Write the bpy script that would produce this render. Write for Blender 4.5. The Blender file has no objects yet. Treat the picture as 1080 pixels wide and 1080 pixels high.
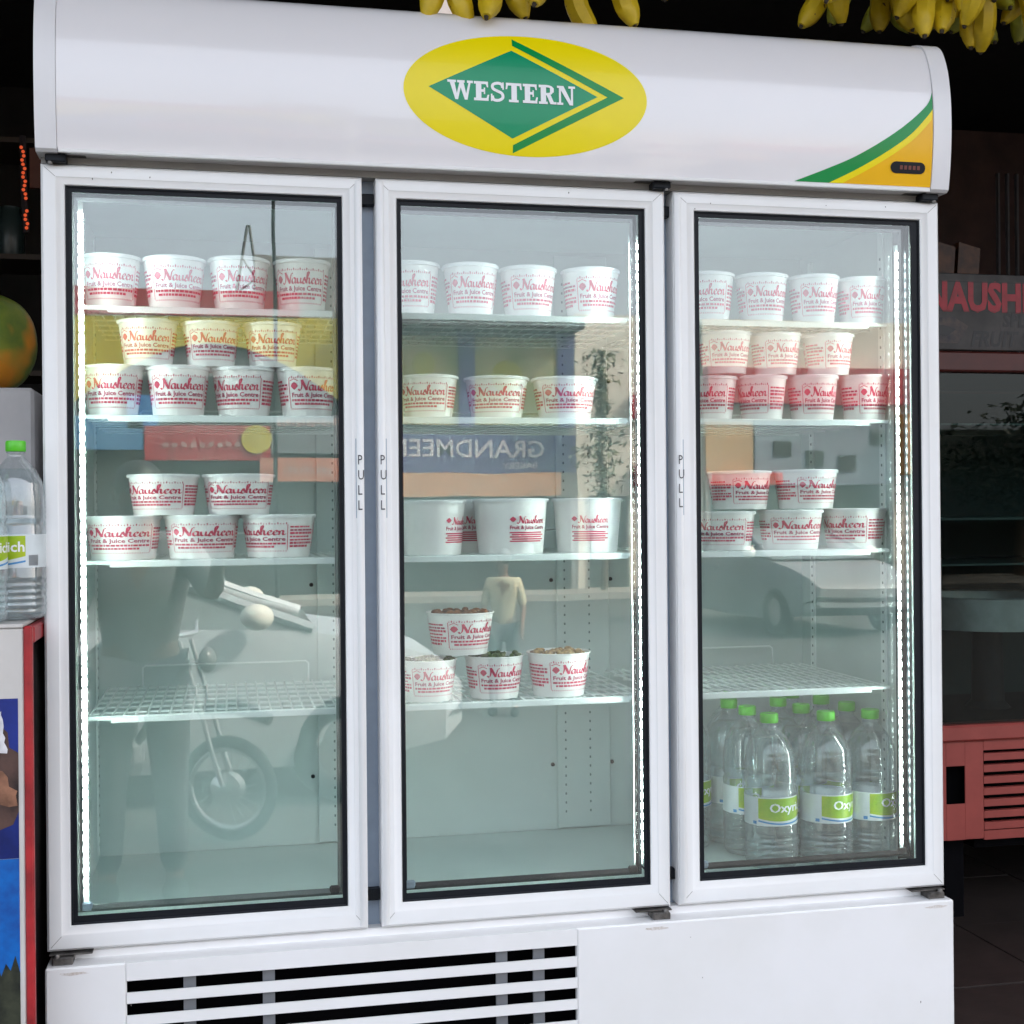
import bpy, math, random
from mathutils import Vector, Matrix, noise
random.seed(7)
PI = math.pi
S = bpy.context.scene
COL = S.collection

# ------------------------------------------------------------------ camera
ZB = 0.42                                   # height of the door bottoms above the shop floor
cam = bpy.data.objects.new('camera', bpy.data.cameras.new('camera')); COL.objects.link(cam)
cam.data.lens = 36 * 1400 / 1080; cam.data.sensor_width = 36
cam.data.clip_start = 0.02; cam.data.clip_end = 2000
yaw, pitch, roll = math.radians(-12.075), math.radians(0.049), math.radians(-0.515)
fwd = Vector((-math.sin(yaw) * math.cos(pitch), math.cos(yaw) * math.cos(pitch), math.sin(pitch)))
rgt = Vector((math.cos(yaw), math.sin(yaw), 0)); upv = rgt.cross(fwd)
r2 = rgt * math.cos(roll) + upv * math.sin(roll); u2 = upv * math.cos(roll) - rgt * math.sin(roll)
M = Matrix((r2, u2, -fwd)).transposed().to_4x4(); M.translation = Vector((0.3247, -2.5074, ZB + 0.7818))
cam.matrix_world = M
S.camera = cam

# ------------------------------------------------------------------ world, sun, exposure
SUN_EL, SUN_ROT = math.radians(42), math.radians(64)      # sun stands to the right, a little behind the shop front
w = bpy.data.worlds.new('World'); S.world = w; w.use_nodes = True
nt = w.node_tree; sky = nt.nodes.new('ShaderNodeTexSky'); sky.sky_type = 'NISHITA'; sky.sun_disc = False
sky.sun_elevation = SUN_EL; sky.sun_rotation = SUN_ROT; sky.dust_density = 8.0; sky.air_density = .8; sky.ozone_density = .5
bg = nt.nodes['Background']; bg.inputs['Strength'].default_value = 0.15
hz = nt.nodes.new('ShaderNodeMixRGB'); hz.blend_type = 'ADD'; hz.inputs[0].default_value = 1      # pale overall haze over the clear sky
hz.inputs[2].default_value = (2.35, 2.46, 2.55, 1)
sc_ = nt.nodes.new('ShaderNodeMixRGB'); sc_.blend_type = 'MULTIPLY'; sc_.inputs[0].default_value = 1; sc_.inputs[2].default_value = (.72, .70, .68, 1)
nt.links.new(sky.outputs[0], sc_.inputs[1]); nt.links.new(sc_.outputs[0], hz.inputs[1]); nt.links.new(hz.outputs[0], bg.inputs[0])
sd = bpy.data.lights.new('sun', 'SUN'); sd.energy = 2.0; sd.angle = math.radians(0.5); sd.color = (1, .95, .87)
so = bpy.data.objects.new('sun', sd); COL.objects.link(so)
sdir = Vector((math.sin(SUN_ROT) * math.cos(SUN_EL), math.cos(SUN_ROT) * math.cos(SUN_EL), math.sin(SUN_EL)))
so.rotation_euler = sdir.to_track_quat('Z', 'Y').to_euler()
S.view_settings.view_transform = 'Standard'; S.view_settings.look = 'None'
S.view_settings.exposure = 2.2; S.view_settings.gamma = 1
S.cycles.max_bounces = 10; S.cycles.transparent_max_bounces = 24; S.cycles.glossy_bounces = 4
S.cycles.caustics_reflective = False; S.cycles.caustics_refractive = False

# ------------------------------------------------------------------ materials
MATS = {}
def mat(name, col, rough=.5, metal=0, var=.06, bump=0, scale=20, emit=None, es=0, spec=.5, coat=0, col2=None, sub=None):
    if name in MATS: return MATS[name]
    m = bpy.data.materials.new(name); m.use_nodes = True; t = m.node_tree; b = t.nodes['Principled BSDF']
    c2 = col2 or tuple(max(0, c * (1 - var * 2)) for c in col)
    tc = t.nodes.new('ShaderNodeTexCoord'); n = t.nodes.new('ShaderNodeTexNoise')
    n.inputs['Scale'].default_value = scale; n.inputs['Detail'].default_value = 5; n.inputs['Roughness'].default_value = .6
    t.links.new(tc.outputs['Object'], n.inputs['Vector'])
    r = t.nodes.new('ShaderNodeValToRGB'); r.color_ramp.elements[0].position = .35; r.color_ramp.elements[1].position = .65
    r.color_ramp.elements[0].color = (*c2, 1); r.color_ramp.elements[1].color = (*col, 1)
    t.links.new(n.outputs['Fac'], r.inputs[0]); t.links.new(r.outputs[0], b.inputs['Base Color'])
    b.inputs['Roughness'].default_value = rough; b.inputs['Metallic'].default_value = metal
    b.inputs['Specular IOR Level'].default_value = spec; b.inputs['Coat Weight'].default_value = coat
    if sub: b.inputs['Subsurface Weight'].default_value = sub; b.inputs['Subsurface Radius'].default_value = (.01, .01, .01)
    if bump:
        bp = t.nodes.new('ShaderNodeBump'); bp.inputs['Strength'].default_value = bump; bp.inputs['Distance'].default_value = .01
        t.links.new(n.outputs['Fac'], bp.inputs['Height']); t.links.new(bp.outputs[0], b.inputs['Normal'])
    if emit: b.inputs['Emission Color'].default_value = (*emit, 1); b.inputs['Emission Strength'].default_value = es
    MATS[name] = m; return m

def clear_mat(name, tint, ior, rough=0, wob=0, wscale=3, haze=0, facing=0):
    """thin clear sheet: see-through with a Fresnel reflection"""
    m = bpy.data.materials.new(name); m.use_nodes = True; t = m.node_tree; t.nodes.clear()
    out = t.nodes.new('ShaderNodeOutputMaterial'); mx = t.nodes.new('ShaderNodeMixShader')
    tr = t.nodes.new('ShaderNodeBsdfTransparent'); tr.inputs[0].default_value = (*tint, 1)
    gl = t.nodes.new('ShaderNodeBsdfGlossy'); gl.inputs['Roughness'].default_value = rough
    # Schlick reflectance that is the same from both sides of the sheet
    fr = t.nodes.new('ShaderNodeLayerWeight'); f0 = ((ior - 1) / (ior + 1)) ** 2
    pw = t.nodes.new('ShaderNodeMath'); pw.operation = 'POWER'; pw.inputs[1].default_value = 4.5; t.links.new(fr.outputs['Facing'], pw.inputs[0])
    fm = t.nodes.new('ShaderNodeMath'); fm.operation = 'MULTIPLY_ADD'; fm.inputs[1].default_value = 1 - f0; fm.inputs[2].default_value = f0; t.links.new(pw.outputs[0], fm.inputs[0])
    base = tr.outputs[0]
    if haze:
        df = t.nodes.new('ShaderNodeBsdfDiffuse'); df.inputs[0].default_value = (.8, .83, .85, 1)
        m2 = t.nodes.new('ShaderNodeMixShader'); 
        if facing:
            lw = t.nodes.new('ShaderNodeLayerWeight'); lw.inputs[0].default_value = .35
            ma = t.nodes.new('ShaderNodeMath'); ma.operation = 'MULTIPLY_ADD'; ma.inputs[1].default_value = facing; ma.inputs[2].default_value = haze
            t.links.new(lw.outputs['Facing'], ma.inputs[0]); t.links.new(ma.outputs[0], m2.inputs[0])
        else: m2.inputs[0].default_value = haze
        t.links.new(tr.outputs[0], m2.inputs[1]); t.links.new(df.outputs[0], m2.inputs[2]); base = m2.outputs[0]
    t.links.new(fm.outputs[0], mx.inputs[0]); t.links.new(base, mx.inputs[1]); t.links.new(gl.outputs[0], mx.inputs[2])
    if wob:
        tc = t.nodes.new('ShaderNodeTexCoord'); n = t.nodes.new('ShaderNodeTexNoise'); n.inputs['Scale'].default_value = wscale
        n.inputs['Detail'].default_value = 2
        bp = t.nodes.new('ShaderNodeBump'); bp.inputs['Strength'].default_value = 1; bp.inputs['Distance'].default_value = wob
        t.links.new(tc.outputs['Object'], n.inputs['Vector']); t.links.new(n.outputs['Fac'], bp.inputs['Height'])
        t.links.new(bp.outputs[0], gl.inputs['Normal'])
    t.links.new(mx.outputs[0], out.inputs[0]); MATS[name] = m; return m

WHITE = mat('white_powder_coat', (.80, .79, .79), .38, bump=.03, scale=3.5, col2=(.755, .745, .73))
DOORW = mat('white_door_profile', (.80, .80, .80), .33, bump=.02, scale=4.5, col2=(.765, .76, .75))
ACRYL = mat('gloss_white_canopy', (.81, .79, .81), .22, var=.01, scale=2, coat=.6)
LINER = mat('white_liner', (.59, .68, .66), .45, var=.04, bump=.02, scale=5)
MULL = mat('grey_mullion', (.30, .37, .46), .35, var=.05)
RECESS = mat('grey_beige_recess', (.34, .33, .31), .5)
BLACK = mat('black_rubber', (.010, .012, .016), .5, var=.1, spec=.18)
VOID = mat('dark_void', (.004, .004, .005), .9, spec=.05)
GALV = mat('galvanised_strut', (.25, .26, .28), .5, .4)
HINGE = mat('worn_steel_hinge', (.16, .15, .14), .45, .7, var=.3, scale=60)
SHELF = mat('white_coated_wire', (.80, .86, .84), .4, var=.02)
YEL = mat('yellow_print', (.88, .72, .002), .25, var=.01, spec=.3, coat=.1)
ORA = mat('amber_yellow_print', (.88, .47, .002), .25, var=.03, scale=6, spec=.3, coat=.1)
GRN = mat('green_print', (.001, .27, .06), .25, var=.02, spec=.3, coat=.08)
GRN2 = mat('teal_green_print', (.001, .29, .13), .25, var=.02, spec=.3, coat=.12)
WPR = mat('white_print', (.85, .85, .87), .3, var=.01)
DKT = mat('dark_print', (.05, .05, .06), .4)
CUP = mat('white_paper_tub', (.88, .87, .85), .42, var=.03, bump=.03, scale=30, sub=.15)
LID = mat('white_tub_lid', (.82, .83, .83), .35, var=.03, sub=.2)
RED = mat('red_ink', (.70, .07, .14), .5, var=.15, scale=90)
DRED = mat('maroon_ink', (.50, .06, .14), .5, var=.15, scale=90)
CAPG = mat('green_bottle_cap', (.10, .58, .02), .35, var=.05)
LGRN = mat('lime_green_label', (.50, .56, .003), .4, scale=9, col2=(.22, .42, .003))
LWHT = mat('white_label', (.66, .72, .74), .4)
LBLU = mat('blue_label_wave', (.05, .25, .55), .4)
GLASS = clear_mat('door_glass', (.95, .985, .97), 2.03, 0, wob=.0004, wscale=2.2)
PET = clear_mat('clear_pet', (.955, .985, .985), 2.1, .07, haze=.03, facing=.24)
WATER = clear_mat('bottled_water', (.95, .985, .99), 1.2, .02)
CHG = clear_mat('chiller_glass', (.62, .69, .68), 1.33, 0)

# ------------------------------------------------------------------ mesh helpers
class MB:
    def __init__(s): s.v = []; s.f = []
    def add(s, vs, fs):
        n = len(s.v); s.v += [tuple(v) for v in vs]; s.f += [tuple(i + n for i in f) for f in fs]; return s
    def box(s, x0, x1, y0, y1, z0, z1, b=0):
        if b and min(x1 - x0, y1 - y0, z1 - z0) > 2.2 * b:
            # chamfered box: three nested boxes' corners
            vs = []; 
            for sx in (0, 1):
                for sy in (0, 1):
                    for sz in (0, 1):
                        X = (x0, x1)[sx]; Y = (y0, y1)[sy]; Z = (z0, z1)[sz]
                        dx = b if sx == 0 else -b; dy = b if sy == 0 else -b; dz = b if sz == 0 else -b
                        vs += [(X, Y + dy, Z + dz), (X + dx, Y, Z + dz), (X + dx, Y + dy, Z)]
            I = lambda a, c, d, k: (a * 4 + c * 2 + d) * 3 + k
            fs = []
            for a in (0, 1):
                q = [I(a, 0, 0, 0), I(a, 1, 0, 0), I(a, 1, 1, 0), I(a, 0, 1, 0)]; fs.append(q if a else q[::-1])
                q = [I(0, a, 0, 1), I(1, a, 0, 1), I(1, a, 1, 1), I(0, a, 1, 1)]; fs.append(q[::-1] if a else q)
                q = [I(0, 0, a, 2), I(1, 0, a, 2), I(1, 1, a, 2), I(0, 1, a, 2)]; fs.append(q if a else q[::-1])
            for a in (0, 1):
                for c in (0, 1):
                    q = [I(a, c, 0, 0), I(a, c, 1, 0), I(a, c, 1, 1), I(a, c, 0, 1)]; fs.append(q if a != c else q[::-1])
                    q = [I(a, 0, c, 0), I(a, 1, c, 0), I(a, 1, c, 2), I(a, 0, c, 2)]; fs.append(q if a == c else q[::-1])
                    q = [I(0, a, c, 1), I(1, a, c, 1), I(1, a, c, 2), I(0, a, c, 2)]; fs.append(q if a != c else q[::-1])
                    for d in (0, 1):
                        q = [I(a, c, d, 0), I(a, c, d, 1), I(a, c, d, 2)]; fs.append(q)
            return s.add(vs, fs)
        v = [(x, y, z) for x in (x0, x1) for y in (y0, y1) for z in (z0, z1)]
        return s.add(v, [(0, 1, 3, 2), (4, 6, 7, 5), (0, 4, 5, 1), (2, 3, 7, 6), (0, 2, 6, 4), (1, 5, 7, 3)])
    def tube(s, pts, r, n=6, closed=False):
        pts = [Vector(p) for p in pts]; rs = r if isinstance(r, (list, tuple)) else [r] * len(pts)
        base = len(s.v); k = len(pts); up = None
        for i, p in enumerate(pts):
            if closed: d = pts[(i + 1) % k] - pts[i - 1]
            else: d = pts[min(i + 1, k - 1)] - pts[max(i - 1, 0)]
            d.normalize()
            if up is None: up = Vector((0, 0, 1)) if abs(d.z) < .9 else Vector((1, 0, 0))
            a = d.cross(up); a.normalize(); b = a.cross(d); b.normalize(); up = b
            for j in range(n):
                t = 2 * PI * j / n; q = p + (a * math.cos(t) + b * math.sin(t)) * rs[i]; s.v.append(tuple(q))
        for i in range(k if closed else k - 1):
            for j in range(n):
                i2 = (i + 1) % k
                s.f.append((base + i * n + j, base + i * n + (j + 1) % n, base + i2 * n + (j + 1) % n, base + i2 * n + j))
        if not closed:
            s.f.append(tuple(base + j for j in range(n))[::-1]); s.f.append(tuple(base + (k - 1) * n + j for j in range(n)))
        return s
    def lathe(s, prof, n=24, c=(0, 0, 0), axis='z', cap=True):
        base = len(s.v)
        for r, h in prof:
            for j in range(n):
                t = 2 * PI * j / n; x, y = r * math.cos(t), r * math.sin(t)
                p = (x, y, h) if axis == 'z' else ((h, x, y) if axis == 'x' else (y, h, x))
                s.v.append((p[0] + c[0], p[1] + c[1], p[2] + c[2]))
        for i in range(len(prof) - 1):
            for j in range(n):
                s.f.append((base + i * n + j, base + i * n + (j + 1) % n, base + (i + 1) * n + (j + 1) % n, base + (i + 1) * n + j))
        if cap:
            s.f.append(tuple(base + j for j in range(n))[::-1]); s.f.append(tuple(base + (len(prof) - 1) * n + j for j in range(n)))
        return s
    def prism(s, pts, y0, y1):          # polygon in x,z extruded along y
        n = len(pts)
        return s.add([(x, y0, z) for x, z in pts] + [(x, y1, z) for x, z in pts],
                     [tuple(range(n)), tuple(range(2 * n - 1, n - 1, -1))] + [(i, i + n, (i + 1) % n + n, (i + 1) % n) for i in range(n)])
    def ball(s, c, r, n=14, m=9, sc=(1, 1, 1)):
        return s.add_l([(max(1e-4, math.sin(PI * i / m)) * r, -math.cos(PI * i / m) * r) for i in range(m + 1)], n, c, sc)
    def add_l(s, prof, n, c, sc):
        t = MB(); t.lathe(prof, n); return s.add([(x * sc[0] + c[0], y * sc[1] + c[1], z * sc[2] + c[2]) for x, y, z in t.v], t.f)
    def rings(s, rings, closed=True):   # list of 4-corner rings
        base = len(s.v); n = len(rings[0])
        for r in rings: s.v += [tuple(p) for p in r]
        for i in range(len(rings) - 1):
            for j in range(n):
                s.f.append((base + i * n + j, base + i * n + (j + 1) % n, base + (i + 1) * n + (j + 1) % n, base + (i + 1) * n + j))
        return s
    def xf(s, M):
        s.v = [tuple(M @ Vector(v)) for v in s.v]; return s
    def mesh(s, name, m, smooth=False):
        me = bpy.data.meshes.new(name); me.from_pydata(s.v, [], s.f); me.validate()
        import bmesh
        b = bmesh.new(); b.from_mesh(me)
        if not getattr(s, 'keep', False): bmesh.ops.recalc_face_normals(b, faces=b.faces)
        b.to_mesh(me); b.free()
        if smooth:
            me.shade_smooth() if hasattr(me, 'shade_smooth') else None
            if smooth is not True: me.set_sharp_from_angle(angle=math.radians(smooth))
        me.materials.append(m); return me

def link(name, data, parent=None, loc=(0, 0, 0)):
    o = bpy.data.objects.new(name, data); COL.objects.link(o); o.location = loc
    if parent: o.parent = parent
    return o
def part(name, mb, m, parent=None, smooth=False, loc=(0, 0, 0), kind=None, label=None):
    o = link(name, mb.mesh(name, m, smooth), parent, loc)
    if kind: o['kind'] = kind
    if label: o['label'] = label
    return o
def tag(o, label, cat, group=None):
    o['label'] = label; o['category'] = cat
    if group: o['group'] = group
    return o
def thing(name, label, cat, loc=(0, 0, 0), group=None):
    o = bpy.data.objects.new(name, None); COL.objects.link(o); o.location = loc; o.empty_display_size = .1
    return tag(o, label, cat, group)
def struct(name, mb, m, smooth=False):
    o = part(name, mb, m, None, smooth); o['kind'] = 'structure'; return o
def copy_tree(o, parent=None):
    c = o.copy(); COL.objects.link(c); c.parent = parent
    for ch in list(o.children): copy_tree(ch, c)
    return c

_tc = {}
def text2d(txt, size=1.0, shear=0, res=2, bold=0):
    """built-in font as flat triangles: verts (x, y) and faces; left aligned on the baseline"""
    k = (txt, shear, res, bold)
    if k not in _tc:
        cu = bpy.data.curves.new('t', 'FONT'); cu.body = txt; cu.size = 1; cu.resolution_u = res; cu.shear = shear; cu.offset = bold
        o = bpy.data.objects.new('t', cu); COL.objects.link(o)
        dg = bpy.context.evaluated_depsgraph_get(); me = bpy.data.meshes.new_from_object(o.evaluated_get(dg))
        _tc[k] = ([(v.co.x, v.co.y) for v in me.vertices], [tuple(p.vertices) for p in me.polygons])
        bpy.data.meshes.remove(me); bpy.data.objects.remove(o); bpy.data.curves.remove(cu)
    v, f = _tc[k]
    return [(x * size, y * size) for x, y in v], f
def text_w(v): return max(p[0] for p in v) - min(p[0] for p in v)

def smooth_pts(pts, n=5):
    out = []
    P = [pts[0]] + list(pts) + [pts[-1]]
    for i in range(1, len(P) - 2):
        for k in range(n):
            t = k / n; a, b, c, d = P[i - 1], P[i], P[i + 1], P[i + 2]
            out.append(tuple(.5 * (2 * b[j] + (c[j] - a[j]) * t + (2 * a[j] - 5 * b[j] + 4 * c[j] - d[j]) * t * t + (3 * b[j] - a[j] - 3 * c[j] + d[j]) * t ** 3) for j in (0, 1)))
    out.append(tuple(pts[-1])); return out
def ribbon(pts, w, nib=None):
    """flat stroke; nib = fixed pen vector for calligraphic strokes"""
    v = []; f = []
    for i, p in enumerate(pts):
        a = pts[max(0, i - 1)]; b = pts[min(len(pts) - 1, i + 1)]; dx, dy = b[0] - a[0], b[1] - a[1]; L = math.hypot(dx, dy) or 1
        nx, ny = -dy / L, dx / L
        if nib:
            s = abs(nx * nib[0] + ny * nib[1]) ; hw = max(w * .28, s * w)
        else: hw = w
        v += [(p[0] + nx * hw / 2, p[1] + ny * hw / 2), (p[0] - nx * hw / 2, p[1] - ny * hw / 2)]
        if i: f.append((2 * i - 2, 2 * i, 2 * i + 1, 2 * i - 1))
    return v, f
class Art:
    def __init__(s): s.v = []; s.f = []
    def add(s, vf, dx=0, dy=0, k=1, ky=None):
        ky = ky or k; n = len(s.v); s.v += [(x * k + dx, y * ky + dy) for x, y in vf[0]]; s.f += [tuple(i + n for i in q) for q in vf[1]]; return s
    def rect(s, x0, y0, x1, y1, nx=1):
        n = len(s.v)
        for i in range(nx + 1):
            x = x0 + (x1 - x0) * i / nx; s.v += [(x, y0), (x, y1)]
        s.f += [(n + 2 * i, n + 2 * i + 2, n + 2 * i + 3, n + 2 * i + 1) for i in range(nx)]; return s
    def to(s, fn):
        m = MB(); m.add([fn(x, y) for x, y in s.v], s.f); m.keep = True; return m

# ---- flowing script word
def script_word():
    nib = (.75, .66); a = Art(); x = 0
    def st(pts, w=.33): a.add(ribbon(smooth_pts([(x + p[0], p[1]) for p in pts], 4), w, nib))
    st([(-.25, .25), (-.05, -.05), (.18, .25), (.3, 1.1), (.28, 1.9)], .3); st([(.28, 2.0), (.6, 1.1), (1.0, 0)], .42); st([(1.0, 0), (1.15, 1.0), (1.35, 1.75), (1.58, 1.8)], .28)
    x = 1.32
    st([(.62, .85), (.35, 1.0), (.08, .6), (.12, .12), (.35, .05), (.6, .45)]); st([(.66, .98), (.58, .3), (.7, .05), (.92, .25)]); x += .95
    st([(0, .95), (-.02, .3), (.18, .03), (.5, .35)]); st([(.55, .98), (.48, .3), (.6, .05), (.85, .3)]); x += .72
    st([(.1, .2), (.35, 1.05), (.42, .8), (.6, .3), (.35, .0), (.1, .1), (-.05, .3)], .36); x += .66
    st([(-.05, .3), (.35, 1.5), (.42, 2.0), (.22, 2.0), (.12, 1.2), (.08, 0)]); st([(.08, .45), (.3, .95), (.5, .9), (.48, .3), (.62, .03), (.8, .25)]); x += .85
    for _ in range(2):
        st([(.1, .5), (.45, .7), (.45, .98), (.2, .92), (.06, .4), (.25, .02), (.6, .25)]); x += .65
    st([(.05, .95), (.1, .5), (.02, 0)]); st([(.05, .5), (.3, .97), (.52, .88), (.48, .3), (.62, .03), (.85, .3)]); x += .85
    return a, x
SCRIPT, SCRIPT_W = script_word()

# ------------------------------------------------------------------ SETTING: road, floor, shop shell
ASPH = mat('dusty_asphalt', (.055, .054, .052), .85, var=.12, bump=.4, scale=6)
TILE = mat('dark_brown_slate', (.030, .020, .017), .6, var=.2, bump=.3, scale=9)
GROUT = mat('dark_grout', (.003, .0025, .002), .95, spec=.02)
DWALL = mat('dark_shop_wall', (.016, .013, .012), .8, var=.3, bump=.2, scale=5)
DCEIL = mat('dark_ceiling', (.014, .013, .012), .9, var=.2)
RZ = -.35
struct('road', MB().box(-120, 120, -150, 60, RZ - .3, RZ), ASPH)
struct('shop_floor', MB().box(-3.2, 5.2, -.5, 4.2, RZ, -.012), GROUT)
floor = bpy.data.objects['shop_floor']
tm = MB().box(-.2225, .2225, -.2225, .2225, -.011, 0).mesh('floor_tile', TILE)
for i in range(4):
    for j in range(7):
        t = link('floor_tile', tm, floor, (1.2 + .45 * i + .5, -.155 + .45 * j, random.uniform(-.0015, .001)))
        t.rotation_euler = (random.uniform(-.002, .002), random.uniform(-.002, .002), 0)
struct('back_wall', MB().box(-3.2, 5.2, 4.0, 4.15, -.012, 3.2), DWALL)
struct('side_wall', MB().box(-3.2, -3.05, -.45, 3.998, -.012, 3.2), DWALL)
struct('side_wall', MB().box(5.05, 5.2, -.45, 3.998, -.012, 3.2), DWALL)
struct('ceiling_with_added_overhang', MB().box(-3.2, 5.2, -1.75, 4.15, 3.202, 3.32), DCEIL)  # unseen; front overhang lengthened to cut sky light on the fridge

# ------------------------------------------------------------------ FRIDGE
W = 1.773
fr = thing('display_fridge', 'tall white three door glass display fridge with yellow and green logo canopy', 'fridge', (0, 0, ZB))
Z0, ZI, ZT = .02, 1.41, 1.755
# cabinet
part('side_panel', MB().box(0, .034, .052, .68, -.40, ZT, .003), WHITE, fr)
part('side_panel', MB().box(W - .036, W, .052, .68, -.40, ZT, .003), WHITE, fr)
part('rear_panel', MB().box(.036, W - .038, .65, .68, -.38, ZT - .01), WHITE, fr)
part('top_panel', MB().box(.036, W - .038, .06, .648, ZT - .03, ZT - .002), WHITE, fr)
part('liner_back', MB().box(.036, W - .038, .60, .645, Z0, ZI + .02), LINER, fr)
part('liner_floor', MB().box(.036, W - .038, .052, .598, -.022, Z0), LINER, fr)
part('liner_ceiling', MB().box(.036, W - .038, .06, .598, ZI, ZI + .03), LINER, fr)
part('liner_side', MB().box(.0345, .0385, .056, .599, Z0 + .001, ZI - .001), LINER, fr)
part('liner_side', MB().box(W - .0405, W - .0365, .056, .599, Z0 + .001, ZI - .001), LINER, fr)
part('sill_ledge', MB().box(.002, W - .002, -.026, .052, -.045, -.0235, .002), WHITE, fr)
part('sill_strip', MB().box(.036, W - .038, .02, .0515, -.0230, -.006, .002), WHITE, fr)
for x0, x1 in ((.572, .608), (1.170, 1.200)):
    mo = part('mullion', MB().box(x0, x1, .046, .08, -.02, 1.425, .003), MULL, fr)
    for zz in (1.372, .045): part('hinge_block', MB().box(x0 + .003, x1 - .003, .026, .046, zz, zz + .022, .002), BLACK, mo)
part('recess_strip', MB().box(.0, W, .012, .058, 1.4215, 1.50), RECESS, fr)
SLOT = mat('grey_slot', (.20, .25, .24), .8)
# back wall uprights with slots, cover plates and screws
for (px0, px1, hs, sc) in ((.524, .655, (.562, .624), (.512, .662)), (1.095, 1.227, (1.115, 1.176), (1.084, 1.232))):
    pl = part('cover_plate', MB().box(px0, px1, .592, .5995, Z0 + .003, ZI - .01, .002), LINER, fr)
    for h in hs:
        m = MB()
        for k in range(60):
            m.box(h - .0019, h + .0019, .5912, .5925, .06 + k * .0215, .0655 + k * .0215)
        part('shelf_slots', m, SLOT, pl, kind='stuff')
    for s_ in sc:
        for zz in (.176, .62, 1.1): part('screw', MB().lathe([(.005, .5985), (.004, .594)], 10, (s_, 0, zz), 'y').xf(Matrix.Identity(4)), BLACK, pl)
for x0, x1, yy in ((.039, .043, .16), (W - .045, W - .041, .16), (.039, .043, .52), (W - .045, W - .041, .52)):
    u = part('shelf_upright', MB().box(x0, x1, yy, yy + .022, .04, 1.39), SHELF, fr)
    m = MB()
    xs = x1 if x0 < 1 else x0
    for k in range(60): m.box(xs - .0006, xs + .0006, yy + .008, yy + .013, .06 + k * .0215, .0655 + k * .0215)
    part('shelf_slots', m, SLOT, u, kind='stuff')

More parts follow.
